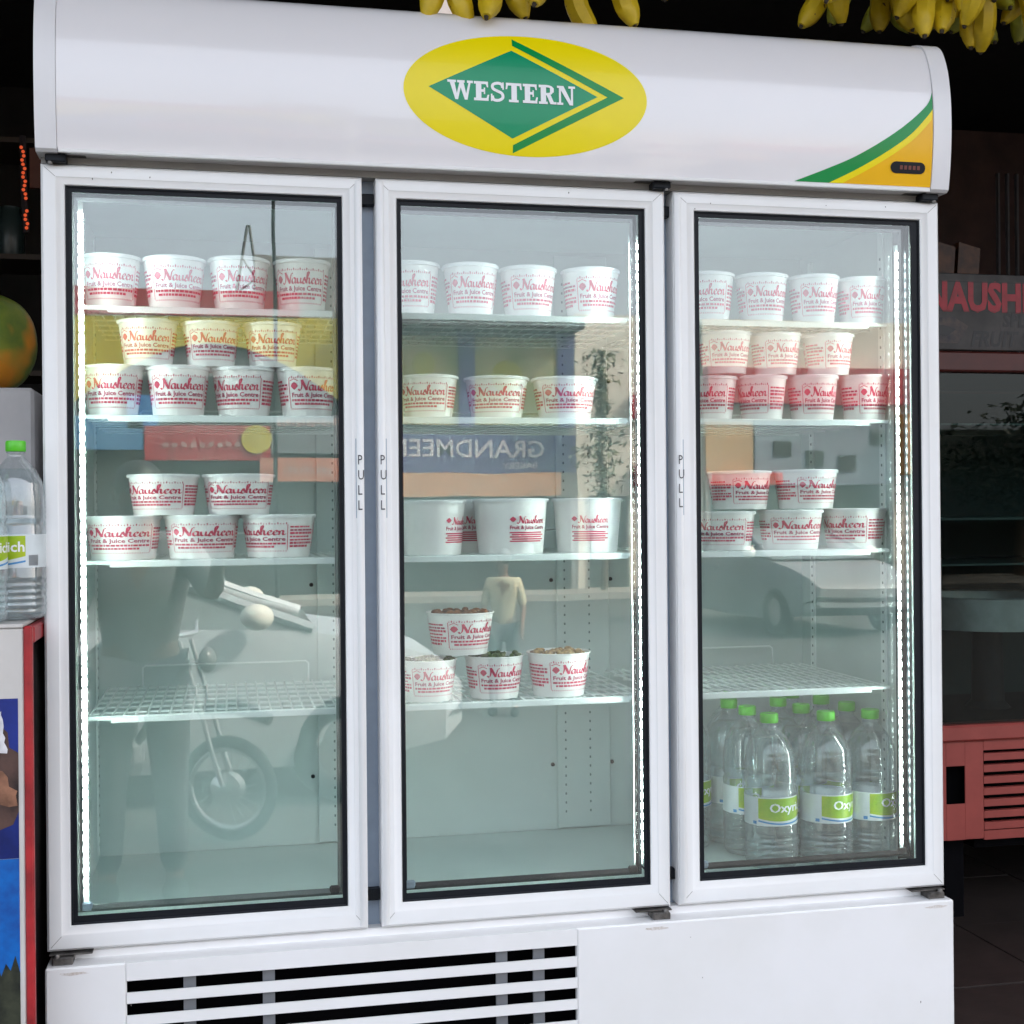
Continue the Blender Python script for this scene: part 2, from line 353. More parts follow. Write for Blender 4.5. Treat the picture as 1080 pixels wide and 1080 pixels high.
# doors
DO = [((0, .577), (.042, .539), (.053, .530), 'R'), ((.603, 1.176), (.643, 1.135), (.651, 1.124), 'L'), ((1.194, 1.773), (1.239, 1.730), (1.249, 1.712), 'L')]
def rect(x0, x1, z0, z1, y): return [(x0, y, z0), (x1, y, z0), (x1, y, z1), (x0, y, z1)]
for i, ((a, b), (c, d), (e, f), latch) in enumerate(DO):
    dn = ('left', 'middle', 'right')[i]
    zo = [.004, .002, 0][i]
    dr = link('door', None, fr); dr.empty_display_size = .1
    dr['label'] = dn + ' glass door in a white frame'
    prof = [(0, .046), (0, .005), (.10, .0005), (.16, 0), (.60, 0), (.66, .0015), (.95, .0025), (1, .005), (1, .012)]
    rg = []
    for t, y in prof:
        rg.append(rect(a + (c - a) * t, b + (d - b) * t, 0 + .045 * t, 1.4185 + (1.381 - 1.4185) * t, y))
    rg.append(rect(c, d, .045, 1.381, .03)); rg.append(rect(c - .01, d + .01, .035, 1.391, .046))
    rg.append(rect(a, b, 0, 1.4185, .046))
    part('frame', MB().rings(rg), DOORW, dr, 30)
    # mitre joints: fine recessed seams
    for (ox, oz, ix, iz) in ((a, 0, c, .045), (b, 0, d, .045), (a, 1.4185, c, 1.381), (b, 1.4185, d, 1.381)):
        dx, dz = ix - ox, iz - oz; L = math.hypot(dx, dz); nx, nz = -dz / L * .0005, dx / L * .0005
        p = [(ox + dx * .16, oz + dz * .16), (ox + dx * .6, oz + dz * .6)]
        m = MB().add([(p[0][0] + nx, -.0003, p[0][1] + nz), (p[1][0] + nx, -.0003, p[1][1] + nz), (p[1][0] - nx, -.0003, p[1][1] - nz), (p[0][0] - nx, -.0003, p[0][1] - nz)], [(0, 1, 2, 3)])
        part('mitre_joint', m, RECESS, dr)
    # grip rail along the latch side
    x0, x1 = (b - .0155, b - .001) if latch == 'R' else (a + .001, a + .0155)
    m = MB(); 
    sec = [(x0, 0), (x0 + .003, -.006), (x1 - .005, -.0075), (x1, -.002), (x1, .004)] if latch == 'R' else [(x0, .004), (x0, -.002), (x0 + .005, -.0075), (x1 - .003, -.006), (x1, 0)]
    m.rings([[(x, y * k + (1 - k) * .001, z) for x, y in sec] for z, k in ((.004, 0), (.018, 1), (1.40, 1), (1.4145, 0))]); part('grip_rail', m, DOORW, dr, 40)
    # PULL lettering, one letter under the other
    A = Art(); cx = (x0 + x1) / 2; 
    lt = 'PULL'
    for k, ch in enumerate(lt):
        v, fc = text2d(ch, .026, res=2); w_ = min(p[0] for p in v)
        A.add((v, fc), -w_ - .006, .876 - k * .0285)
    part('pull_lettering', A.to(lambda x, y, cx=cx: (cx + x * .72, -.0081, y)), DKT, dr)
    gr = part('handle_recess_line', MB().box((x0 if latch == 'R' else x1) - .0008, (x0 if latch == 'R' else x1) + .0008, -.0012, .0004, .775, .925), MULL, dr)
    # double glazing and its black border
    part('glass_pane', MB().box(c + .001, d - .001, .009, .027, .046, 1.380), GLASS, dr)
    rg = [rect(c + .0025, d - .0025, .0475, 1.3785, .0070), rect(e, f, .060, 1.370, .0070), rect(e, f, .060, 1.370, .0086), rect(c + .0025, d - .0025, .0475, 1.3785, .0086), rect(c + .0025, d - .0025, .0475, 1.3785, .0070)]
    part('black_border', MB().rings(rg), BLACK, dr)
    rg = [rect(c, d, .045, 1.381, .0035), rect(c + .003, d - .003, .048, 1.378, .0045), rect(c + .003, d - .003, .048, 1.378, .0085), rect(c, d, .045, 1.381, .0085)]
    part('glazing_gasket', MB().rings(rg), BLACK, dr)
    rg = [rect(e + .001, f - .001, .061, 1.369, .041), rect(e + .006, f - .006, .068, 1.363, .045), rect(e + .006, f - .006, .068, 1.363, .050), rect(e - .008, f + .008, .054, 1.378, .050), rect(e + .001, f - .001, .061, 1.369, .041)]
    part('magnetic_seal', MB().rings(rg), BLACK if i else mat('grey_seal', (.10, .115, .115), .6), dr)
    for cxp, czp in ((e + .012, .066), (f - .012, .066)):
        part('corner_plug', MB().box(cxp - .010, cxp + .010, .0402, .049, czp - .008, czp + .008, .003), BLACK if cxp > e + .1 else MULL, dr)
# hinges at the door corners
def hinge(x, z, flip, top=False):
    h = link('hinge_bracket', None, fr)
    s = -1 if flip else 1
    part('hinge_plate', MB().box(min(x, x + s * .075), max(x, x + s * .075), -.006, .03, z - .003, z, .0008), HINGE, h)
    part('hinge_body', MB().box(min(x + s * .006, x + s * .042), max(x + s * .006, x + s * .042), -.016, .02, z - .018, z - .0035, .002), HINGE if not top else BLACK, h)
    part('hinge_pin', MB().lathe([(.005, z - .022), (.006, z - .002), (.004, z + .002)], 10, (x + s * .014, -.010, 0)), HINGE, h, 40)
hinge(.004, -.003, False); hinge(1.176, -.003, True); hinge(W - .004, -.003, True)
hinge(.004, 1.4365, False, True); hinge(W - .004, 1.4365, True, True); hinge(1.19, 1.4365, True, True)
for x in (.31, .86, 1.22, 1.5):
    part('screw', MB().lathe([(.003, -.0275), (.003, -.0285), (.001, -.029)], 8, (x, 0, -.034), 'y'), HINGE, fr)

part('jamb_strip', MB().box(1.7255, 1.7324, .053, .11, .03, 1.40), BLACK, fr)
part('jamb_strip', MB().box(1.143, 1.1695, .047, .052, .0, 1.41), BLACK, fr)
# LED strips
def led_mat():
    m = bpy.data.materials.new('led_strip_light'); m.use_nodes = True; t = m.node_tree; b = t.nodes['Principled BSDF']
    tc = t.nodes.new('ShaderNodeTexCoord'); sp = t.nodes.new('ShaderNodeSeparateXYZ'); t.links.new(tc.outputs['Object'], sp.inputs[0])
    mu = t.nodes.new('ShaderNodeMath'); mu.operation = 'MULTIPLY'; mu.inputs[1].default_value = 2 * PI / .0205; t.links.new(sp.outputs['Z'], mu.inputs[0])
    si = t.nodes.new('ShaderNodeMath'); si.operation = 'SINE'; t.links.new(mu.outputs[0], si.inputs[0])
    mr = t.nodes.new('ShaderNodeMapRange'); mr.inputs[1].default_value = -1; mr.inputs[2].default_value = 1
    mr.clamp = False; mr.inputs[3].default_value = -.45; mr.inputs[4].default_value = 2.5; t.links.new(si.outputs[0], mr.inputs[0])
    mxx = t.nodes.new('ShaderNodeMath'); mxx.operation = 'MAXIMUM'; mxx.inputs[1].default_value = .015; t.links.new(mr.outputs[0], mxx.inputs[0])
    m3 = t.nodes.new('ShaderNodeMath'); m3.operation = 'MULTIPLY'; m3.inputs[1].default_value = LED; t.links.new(mxx.outputs[0], m3.inputs[0])
    t.links.new(m3.outputs[0], b.inputs['Emission Strength']); b.inputs['Emission Color'].default_value = (.86, 1, .97, 1)
    b.inputs['Base Color'].default_value = (.7, .72, .7, 1); MATS['led'] = m; return m
LED = 13.5
LEDM = led_mat()
for x, zt in ((.0575, 1.35), (1.1300, 1.325), (1.7150, 1.325)):
    x = x
    part('led_strip', MB().box(x - .0072, x + .0072, .054, .062, .085, zt, .002), LEDM, fr)
    part('led_channel', MB().box(x - .009, x + .009, .0625, .068, .07, zt + .015), SHELF, fr)
    part('led_wire', MB().tube([(x, .058, .085), (x + .002, .056, .07), (x + .012, .058, .06)], .0022, 6), BLACK if x > .1 else SHELF, fr)

# shelves
SH = [(.061, .576), (.606, 1.168), (1.203, 1.706)]
for s_i, sz in enumerate((1.175, .969, .694, .401)):
    for d_i, (a, b) in enumerate(SH):
        sh = link('shelf', None, fr, (0, 0, sz))
        part('front_rail', MB().box(a, b, .098, .104, -.003, .005, .001), SHELF, sh)
        part('price_rail', MB().box(a + .045, b - .045, .0945, .0975, -.008, .004, .001), SHELF, sh)
        fine = s_i == 3
        nx = int(round((b - a) / .0213))
        lw = [[(a + .004 + (b - a - .008) * k / nx, .101, .003), (a + .004 + (b - a - .008) * k / nx, .555, .003)] for k in range(nx + 1)]
        cw = [[(a, .101 + .0755 * k, -.001), (b, .101 + .0755 * k, -.001)] for k in range(1, 7)]
        if fine and d_i != 1:
            n_ = [a]; 
            mw = MB().tube([(0, .101, .003), (0, .555, .003)], .0021, 5).mesh('wire', SHELF)
            mc = MB().tube([(a, 0, -.001), (b, 0, -.001)], .0028, 5).mesh('cross_wire', SHELF)
            for p_ in lw: link('wire', mw, sh, (p_[0][0], 0, 0))
            for p_ in cw: link('cross_wire', mc, sh, (0, p_[0][1], 0))
        else:
            m = MB()
            for p_ in lw: m.tube(p_, .0021, 4)
            for p_ in cw: m.tube(p_, .0022, 4)
            part('wire_grid', m, SHELF, sh, kind='stuff')
        part('rear_guard', MB().tube([(a + .075, .553, 0), (a + .075, .555, .043), (a + .081, .555, .048), (b - .081 if d_i != 1 else b - .06, .555, .048), (b - .075, .555, .043), (b - .075, .553, 0)], .0024, 6), SHELF, sh, True)

# marks of use: rusty smears at the hinges and small specks
RUST = mat('rusty_smear', (.50, .43, .38), .8, col2=(.70, .67, .65), scale=160); SPK = mat('dark_speck', (.16, .14, .13), .8)
rm = random.Random(21)
def blot(name, cx, cz, rx, rz, y, m, n=14):
    part(name, MB().add([(cx + rx * math.cos(2 * PI * k / n) * rm.uniform(.6, 1.1), y, cz + rz * math.sin(2 * PI * k / n) * rm.uniform(.6, 1.1)) for k in range(n)], [tuple(range(n))]), m, fr)
for hx in (.05, 1.135, 1.735): blot('stain', hx, -.0315, .026, .0035, -.0302, RUST, 22); 
for k in range(16): blot('speck', rm.uniform(.02, 1.75), rm.uniform(-.34, -.04) if k % 2 == 0 else rm.uniform(1.384, 1.412), .0012, rm.uniform(.0008, .003), -.0303 if k % 2 == 0 else -.0004, SPK, 7)
# canopy
HP = [(.030, 1.434), (-.024, 1.434), (-.031, 1.439), (-.038, 1.48), (-.043, 1.53), (-.0445, 1.58), (-.041, 1.63), (-.031, 1.68), (-.012, 1.722), (.010, 1.742), (.04, 1.752), (.10, 1.758)]
HS = smooth_pts(HP[2:11], 6)
def hy(z):
    for p, q in zip(HS, HS[1:]):
        if p[1] <= z <= q[1]: return p[0] + (q[0] - p[0]) * (z - p[1]) / (q[1] - p[1] + 1e-9)
    return HS[-1][0]
prof = HP[:2] + HS + [(.10, 1.758), (.10, 1.50), (.03, 1.50)]
cn = link('canopy', None, fr)
def extr(prof, x0, x1, off=0):
    n = len(prof); m = MB()
    m.add([(x0, p[0], p[1]) for p in prof] + [(x1, p[0], p[1]) for p in prof], [tuple(range(n)), tuple(range(2 * n - 1, n - 1, -1))] + [(i, i + n, (i + 1) % n + n, (i + 1) % n) for i in range(n)])
    return m
part('canopy_panel', extr(prof, .033, W - .037), ACRYL, cn, 30)
cz = 1.59
pc = [(p[0] - .0025 if p[0] < .05 else p[0], p[1] + (.0025 if p[1] > cz else -.002)) for p in prof]
CAPM = mat('white_end_cap', (.76, .75, .77), .3, var=.01)
part('end_cap', extr(pc, -.004, .0325), CAPM, cn, 30); part('end_cap', extr(pc, W - .0365, W + .003), CAPM, cn, 30)
part('canopy_lip', MB().box(.034, W - .038, -.0335, -.028, 1.431, 1.4385, .0015), WHITE, cn)
part('light_housing', MB().box(.036, W - .04, .101, .40, 1.50, 1.752), WHITE, cn)
def fill(poly, off, step=.005):
    """curved print: polygon in x,z laid over the canopy by scanlines"""
    zs = sorted(set([round(p[1], 5) for p in poly] + [min(p[1] for p in poly) + step * k for k in range(int((max(p[1] for p in poly) - min(p[1] for p in poly)) / step) + 1)]))
    m = MB(); n = len(poly)
    for z0, z1 in zip(zs, zs[1:]):
        if z1 - z0 < 1e-5: continue
        zm = (z0 + z1) / 2; xs = []
        for i in range(n):
            p, q = poly[i], poly[(i + 1) % n]
            if (p[1] - zm) * (q[1] - zm) < 0:
                fx = lambda z: p[0] + (q[0] - p[0]) * (z - p[1]) / (q[1] - p[1])
                xs.append((fx(zm), fx(z0), fx(z1)))
        xs.sort()
        for l, r in zip(xs[::2], xs[1::2]):
            m.add([(l[1], hy(z0) - off, z0), (r[1], hy(z0) - off, z0), (r[2], hy(z1) - off, z1), (l[2], hy(z1) - off, z1)], [(0, 1, 2, 3)])
    m.keep = True
    return m
oc = (.889, 1.5785)
part('logo_oval', fill([(oc[0] + .2375 * math.cos(t * PI / 48), oc[1] + .1165 * math.sin(t * PI / 48)) for t in range(96)], .0006, .004), YEL, cn, True)
part('logo_diamond', fill([(.699, 1.583), (.860, 1.663), (1.027, 1.581), (.860, 1.494)], .0010, .004), GRN2, cn, True)
part('logo_chevron', fill([(.862, 1.687), (1.080, 1.582), (.861, 1.467), (.861, 1.482), (1.047, 1.5815), (.862, 1.673)], .0010, .004), GRN, cn, True)
sw_o = [(1.437, 1.4405), (1.502, 1.466), (1.564, 1.493), (1.627, 1.529), (1.680, 1.566), (1.723, 1.605), (1.7355, 1.632)]
sw_i = [(1.7355, 1.597), (1.722, 1.580), (1.686, 1.543), (1.637, 1.508), (1.574, 1.471), (1.512, 1.4405)]
part('corner_swoosh', fill(smooth_pts(sw_o) + smooth_pts(sw_i), .0008, .004), GRN, cn, True)
part('corner_field', fill(smooth_pts(sw_i[::-1]) + [(1.7355, 1.4405)], .0008, .004), ORA, cn, True)
rim = smooth_pts(sw_i[::-1]); 
part('corner_yellow_edge', fill(rim + [(x + .006, z - .010) for x, z in rim[::-1] if z - .010 > 1.4405 and x + .006 < 1.7355] + [(rim[0][0] + .03, 1.4405)], .0012, .004), YEL, cn, True)  # yellow print along the inner edge of the swoosh
bd = [(1.655 + .0115 * math.cos(t), 1.4765 + .0115 * math.sin(t)) for t in [PI / 2 + k * PI / 8 for k in range(9)]] + [(1.709 + .0115 * math.cos(t), 1.4765 + .0115 * math.sin(t)) for t in [-PI / 2 + k * PI / 8 for k in range(9)]]
part('thermometer_badge', fill(bd, .0022, .003), BLACK, cn)
A = Art()
for k in range(5): A.rect(1.664 + k * .0095, 1.4725, 1.670 + k * .0095, 1.4805)
part('badge_digits', A.to(lambda x, y: (x, hy(y) - .0028, y)), mat('dim_red_display', (.16, .03, .02), .4), cn)
# WESTERN in slab serifs
def slab(ch):
    P = []   # list of polygons
    R = lambda x0, y0, x1, y1: P.append([(x0, y0), (x1, y0), (x1, y1), (x0, y1)])
    st, th, se = .28, .14, .14
    if ch == 'E':
        R(.10, 0, .10 + st, 1); R(0, 0, .75, th); R(0, 1 - th, .72, 1); R(.3, .45, .56, .45 + th)
        P += [[(.64, th), (.75, th), (.78, .32), (.70, .32)], [(.61, 1 - th), (.72, 1 - th), (.73, .70), (.66, .70)]]; R(.5, .34, .57, .68); w = .80
    elif ch == 'T':
        R(.30, 0, .30 + st, 1); R(.17, 0, .67, th * .9); R(.02, 1 - th, .82, 1)
        P += [[(.02, 1 - th), (.12, 1 - th), (.08, .66), (.0, .66)], [(.72, 1 - th), (.82, 1 - th), (.84, .66), (.76, .66)]]; w = .86
    elif ch == 'W':
        P += [[(.08, 1), (.34, 1), (.54, 0), (.40, 0)], [(.54, 0), (.40, 0), (.62, .92), (.74, .92)], [(.55, 1), (.80, 1), (1.02, 0), (.88, 0)], [(1.02, 0), (.88, 0), (1.10, 1), (1.20, 1)]]
        R(0, 1 - se * .9, .44, 1); R(.50, 1 - se * .9, .88, 1); R(1.0, 1 - se * .9, 1.30, 1); w = 1.32
    elif ch == 'N':
        R(.10, 0, .21, 1); R(.73, 0, .84, 1); P.append([(.06, 1), (.34, 1), (.84, 0), (.66, 0)])
        R(0, 0, .32, se * .85); R(.60, 1 - se * .85, .95, 1); R(0, 1 - se * .85, .2, 1); w = .96
    elif ch == 'R':
        R(.10, 0, .10 + st, 1); R(0, 0, .46, se * .9); R(0, 1 - th, .2, 1)
        a = ribbon(smooth_pts([(.2, .94), (.45, .94), (.66, .88), (.70, .73), (.62, .57), (.42, .52), (.2, .52)], 4), .125)
        P += [[a[0][i] for i in f] for f in a[1]]; R(.58, .62, .78, .86)
        P.append([(.38, .52), (.60, .52), (.80, .06), (.60, 0)]); R(.60, 0, .92, se * .9); w = .92
    elif ch == 'S':
        a = ribbon(smooth_pts([(.64, .72), (.58, .90), (.36, .95), (.14, .86), (.14, .66), (.36, .54), (.60, .42), (.64, .20), (.44, .06), (.18, .08), (.10, .28)], 5), .15)
        P += [[a[0][i] for i in f] for f in a[1]]; P.append([(.18, .72), (.30, .60), (.62, .36), (.52, .50)]); R(.62, .62, .70, 1); R(.03, 0, .11, .38); w = .76
    return P, w
x = 0; polys = []
for ch in 'WESTERN':
    P, w_ = slab(ch); polys += [[(px + x, pz) for px, pz in q] for q in P]; x += w_ + .03
m = MB(); ks = .249 / x
for k, q in enumerate(polys):
    pts = [(.7345 + a_ * ks, 1.5615 + c_ * .0365) for a_, c_ in q]
    ar = sum(pts[i][0] * pts[(i + 1) % len(pts)][1] - pts[(i + 1) % len(pts)][0] * pts[i][1] for i in range(len(pts)))
    if ar < 0: pts = pts[::-1]
    m.add([(a_, hy(c_) - .0016 - k * .000012, c_) for a_, c_ in pts], [tuple(range(len(pts)))])
m.keep = True
part('logo_lettering', m, WPR, cn)

# base with louvres
bs = link('base_panel', None, fr)
yf = -.030
part('panel_left', MB().box(0, .139, yf, -.012, -.40, -.020, .003), WHITE, bs)
part('panel_right', MB().box(.9755, W + .002, yf, -.012, -.40, -.020, .003), WHITE, bs)
part('panel_top', MB().box(.1392, .9753, yf + .0004, -.012, -.0525, -.0203), WHITE, bs)
part('panel_bottom', MB().box(.1392, .9753, yf + .0004, -.012, -.40, -.385), WHITE, bs)
part('panel_top_fold', MB().box(0.001, W + .001, yf + .002, .05, -.0235, -.0207, .001), WHITE, bs)
part('panel_side', MB().box(W - .002, W + .0018, -.0115, .30, -.40, -.022), WHITE, bs)
lm = MB().add([(0, 0, 0), (0, -.0005, -.0195), (0, .010, -.0235), (0, .010, -.021), (0, .002, -.0175), (0, .0025, 0)] + [(.836, 0, 0), (.836, -.0005, -.0195), (.836, .010, -.0235), (.836, .010, -.021), (.836, .002, -.0175), (.836, .0025, 0)],
              [tuple(range(6)), tuple(range(11, 5, -1))] + [(i, (i + 1) % 6, (i + 1) % 6 + 6, i + 6) for i in range(6)]).mesh('louvre', WHITE)
for k in range(8): link('louvre', lm, bs, (.1393, yf, -.0735 - k * .041))
for x in (.248, .39, .829, .902): part('louvre_strut', MB().box(x - .010, x + .012, -.014, -.008, -.39, -.045), GALV, bs)
part('dark_cavity', MB().box(.036, W - .04, .10, .14, -.40, -.03), VOID, bs)
for x in (.06, W - .06): part('foot', MB().lathe([(.025, -.42), (.025, -.405), (.012, -.400)], 12, (x, .05, 0)), BLACK, fr)

# ------------------------------------------------------------------ TUBS
def cone_fn(rb, rt, h):
    def fn(a, v): r = rb + (rt - rb) * v + .0006; t = a / ((rb + rt) / 2) - PI / 2; return (r * math.cos(t), r * math.sin(t), v * h)
    return fn
def tub_art(circ, style):
    red, dark = Art(), Art()
    if style == 'plain':   # small block, no frame
        blocks = [(-.040, .080, .60), (circ / 2 - .040, .080, .60)]
        for x0, bw, top in blocks:
            red.add((SCRIPT.v, SCRIPT.f), x0 + .017, .56, (bw - .018) / SCRIPT_W, .068)
            for k in range(5): red.rect(x0 + (.004 if k % 2 else 0), .22 + k * .040, x0 + bw * (.92 + .08 * (k % 2)), .244 + k * .040, 8)
            tv = text2d('Fruit & Juice Centre', 1, bold=.03); dark.add(tv, x0, .455, bw / text_w(tv[0]), .095)
            red.add(([(0, .5), (.25, .8), (.5, 1), (.75, .8), (1, .5), (.75, .2), (.5, 0), (.25, .2)], [tuple(range(8))]), x0, .585, .013, .10)
        return red, dark
    for rep in (0, 1):
        o = circ / 2 * rep - circ * .17; bw = circ * .335
        # frame and rows of little ticks
        red.rect(o, .17, o + .0013, .79, 1); red.rect(o + bw - .0013, .17, o + bw, .79, 1)
        n = 26
        for k in range(n):
            xx = o + .003 + (bw - .006) * k / (n - 1)
            red.rect(xx - .0007, .785, xx + .0007, .815); red.rect(xx - .0007, .14, xx + .0007, .17)
            if k % 3 == 1: dark.rect(xx - .001, .80, xx + .001, .835)
        red.add(([(0, .5), (.2, .85), (.5, 1), (.8, .85), (1, .5), (.75, .2), (.5, 0), (.25, .2)], [tuple(range(8))]), o + .004, .545, .0145, .16)
        red.add(ribbon([(0, 0), (.5, .35), (1, 0)], .12), o + .003, .73, .016, .12)
        red.add((SCRIPT.v, SCRIPT.f), o + .0225, .535, (bw - .026) / SCRIPT_W, .107)
        tv = text2d('Fruit & Juice Centre', 1, bold=.03); dark.add(tv, o + .005, .40, (bw - .010) / text_w(tv[0]), .125)
        for k, (p0, p1) in enumerate(((.0, .96), (.05, .8))):
            x_ = o + .005 + bw * p0
            while x_ < o + bw * p1 - .004:
                l_ = random.uniform(.003, .009); red.rect(x_, .31 - k * .075, min(x_ + l_, o + bw - .004), .355 - k * .075, 2); x_ += l_ + .0014
        # address block
        o2 = o + bw + .004; b2 = circ / 2 - bw - .008
        for k in range(7):
            x_ = o2
            while x_ < o2 + b2 * (1 if k % 3 else .75):
                l_ = random.uniform(.003, .010); (dark if k == 5 else red).rect(x_, .24 + k * .078, min(x_ + l_, o2 + b2), .28 + k * .078 + (.012 if k in (0, 1, 4) else 0), 2); x_ += l_ + .0014
    return red, dark
def make_tub(name, dt, db, h, style, lid=True, food=None, first_label=''):
    rt, rb = dt / 2, db / 2
    root = thing(name, first_label, 'tub', (0, 0, -5))
    pr = [(rb - .003, .0), (rb, .0), (rb + .0004, .004), (rt - .001, h - .004), (rt + .0014, h - .003), (rt + .0018, h - .001), (rt + .001, h), (rt - .001, h - .001)]
    pr += [(rt - .003, h - .006), (rb - .002, .006), (.0005, .006)]
    part('tub_body', MB().lathe(pr, 36), CUP, root, 40)
    red, dark = tub_art(PI * (rt + rb), style)
    fn = cone_fn(rb, rt, h)
    part('red_print', red.to(fn), RED, root); part('maroon_print', dark.to(fn), DRED, root)
    if lid:
        part('lid', MB().lathe([(rt + .0022, h - .005), (rt + .0026, h + .0005), (rt + .0008, h + .0022), (rt - .005, h + .0018), (rt - .007, h - .0004), (.002, h + .0004)], 36), LID, root, 35)
    if food:
        fl = MB(); rnd = random.Random(len(food))
        for k in range(60):
            a = rnd.uniform(0, 2 * PI); r = rt * .86 * math.sqrt(rnd.random()); s_ = rnd.uniform(.004, .009)
            fl.ball((r * math.cos(a), r * math.sin(a), h - .004 + rnd.uniform(-.003, .004)), s_, 7, 5, (1, rnd.uniform(.6, 1.2), rnd.uniform(.5, .9)))
        part('fruit_salad', fl, FOOD[food], root, True, kind='stuff')
    return root
FOOD = {'brown': mat('brown_fruit_pieces', (.28, .10, .03), .4, col2=(.05, .02, .015), scale=60),
        'green_mix': mat('green_fruit_pieces', (.12, .16, .04), .4, col2=(.02, .03, .015), scale=60),
        'pale': mat('pale_orange_fruit_pieces', (.60, .38, .16), .4, col2=(.12, .06, .04), scale=60)}
T1 = make_tub('tub', .116, .092, .094, 'frame')
T2 = make_tub('tub', .140, .118, .081, 'frame')
T3 = make_tub('tub', .146, .126, .110, 'plain')
T4 = {k: make_tub('tub', .122, .098, .086, 'frame', False, k) for k in FOOD}
# every tub on the shelves: x, top width, height
TUBS = {
'D1S1': [(.107, .114, .098), (.226, .119, .098), (.35, .116, .100), (.472, .110, .100)],
'D1S2': [(.11, .116, .094), (.232, .120, .094), (.357, .122, .094), (.48, .119, .094)],
'D1S2u': [(.176, .113, .087), (.295, .110, .086), (.414, .111, .086)],
'D1S3': [(.126, .143, .082), (.274, .145, .082), (.423, .143, .082)],
'D1S3u': [(.202, .135, .077), (.346, .138, .077)],
'D2S1': [(.692, .111, .103), (.812, .111, .102), (.934, .116, .101), (1.067, .119, .101)],
'D2S2': [(.724, .118, .083), (.867, .130, .083), (1.010, .134, .083)],
'D2S3': [(.728, .141, .108), (.895, .154, .110), (1.059, .144, .110)],
'D2S4': [(.718, .116, .083), (.856, .121, .086), (.992, .130, .089)],
'D2S4u': [(.788, .137, .085)],
'D3S1': [(1.321, .113, .099), (1.444, .110, .100), (1.562, .107, .100), (1.674, .105, .099)],
'D3S2': [(1.33, .109, .089), (1.444, .106, .092), (1.561, .109, .094), (1.678, .106, .095)],
'D3S2u': [(1.361, .113, .086), (1.478, .108, .086), (1.597, .109, .086)],
'D3S3': [(1.36, .131, .080), (1.512, .137, .082), (1.661, .136, .084)],
'D3S3u': [(1.398, .134, .079), (1.549, .135, .081)]}
SZ = {1: 1.175, 2: .969, 3: .694, 4: .401}
ORD = {1: ['only'], 2: ['left', 'right'], 3: ['leftmost', 'central', 'rightmost'], 4: ['leftmost', 'second from left', 'third from left', 'rightmost']}
used = set(); UP = {}
rnd = random.Random(11)
ROT = {'D1S1': [5, 20, 14, -2], 'D1S2': [0, 6, -22, 22], 'D1S2u': [2, 16, 3], 'D1S3': [-2, 8, -42], 'D1S3u': [-16, 0], 'D2S1': [-20, 2, 14, 18],
       'D2S2': [-22, -8, 8], 'D2S3': [55, 22, -4], 'D2S4': [22, 20, 34], 'D2S4u': [34], 'D3S1': [-26, 4, 8, 12], 'D3S2': [-35, -60, 14, 24],
       'D3S2u': [5, 18, 30], 'D3S3': [-30, 4, -55], 'D3S3u': [28, 22]}
def place(src, x, y, z, w_, h_, w0, h0, rot, label):
    key = id(src)
    o = src if key not in used else copy_tree(src)
    used.add(key)
    o.location = (x, y, z); o.scale = (w_ / w0, w_ / w0, h_ / h0); o.rotation_euler = (0, 0, math.radians(rot))
    tag(o, label, 'tub', 'printed tubs on the fridge shelves'); return o
for key, lst in TUBS.items():
    dn = {'1': 'left', '2': 'middle', '3': 'right'}[key[1]]; s_ = int(key[3]); up = key.endswith('u'); n = len(lst)
    sn = {1: 'top', 2: 'second', 3: 'third', 4: 'lowest'}[s_]
    for k, (x, w_, h_) in enumerate(lst):
        if s_ <= 2: src, w0, h0, look = T1, .116, .094, 'red printed white tub'
        elif s_ == 3 and key[1] == '2': src, w0, h0, look = T3, .146, .110, 'big tub with small red print'
        elif s_ == 3: src, w0, h0, look = T2, .140, .081, 'wide low red printed tub'
        else:
            fd = 'brown' if up else ('green_mix', 'green_mix', 'pale')[k]; src, w0, h0, look = T4[fd], .122, .086, 'open red printed tub of cut fruit'
        od = ORD[n][k]
        base = SZ[s_] + .0055
        if up: base = max(b_ + SZ[s_] + .0055 for (_, _, b_) in TUBS[key[:-1]]) + (.0024 if s_ < 4 else .001)
        row = ('' if n == 1 else od + ' ') 
        if up: lab = f'{look}, {(od + " in") if n > 1 else "alone in"} upper row, {sn} shelf, {dn} door'
        else: lab = f'{look}, {od} {"in lower row" if key + "u" in TUBS else "in row"}, {sn} shelf, {dn} door'
        if not up and key == 'D2S4' : pass
        yy = .102 + w_ / 2 * .92 + rnd.uniform(0, .010) + (.006 if up else 0)
        place(src, x, yy, ZB + base, w_, h_, w0, h0, ROT[key][k] + rnd.uniform(-3, 3) + (180 if rnd.random() < .5 else 0) * 0 - 3, lab)
# second row, seen in the gaps
place(T3, .835, .315, ZB + .6995, .146, .110, .146, .110, 2, 'big printed tub glimpsed behind the two left tubs, third shelf, middle door')

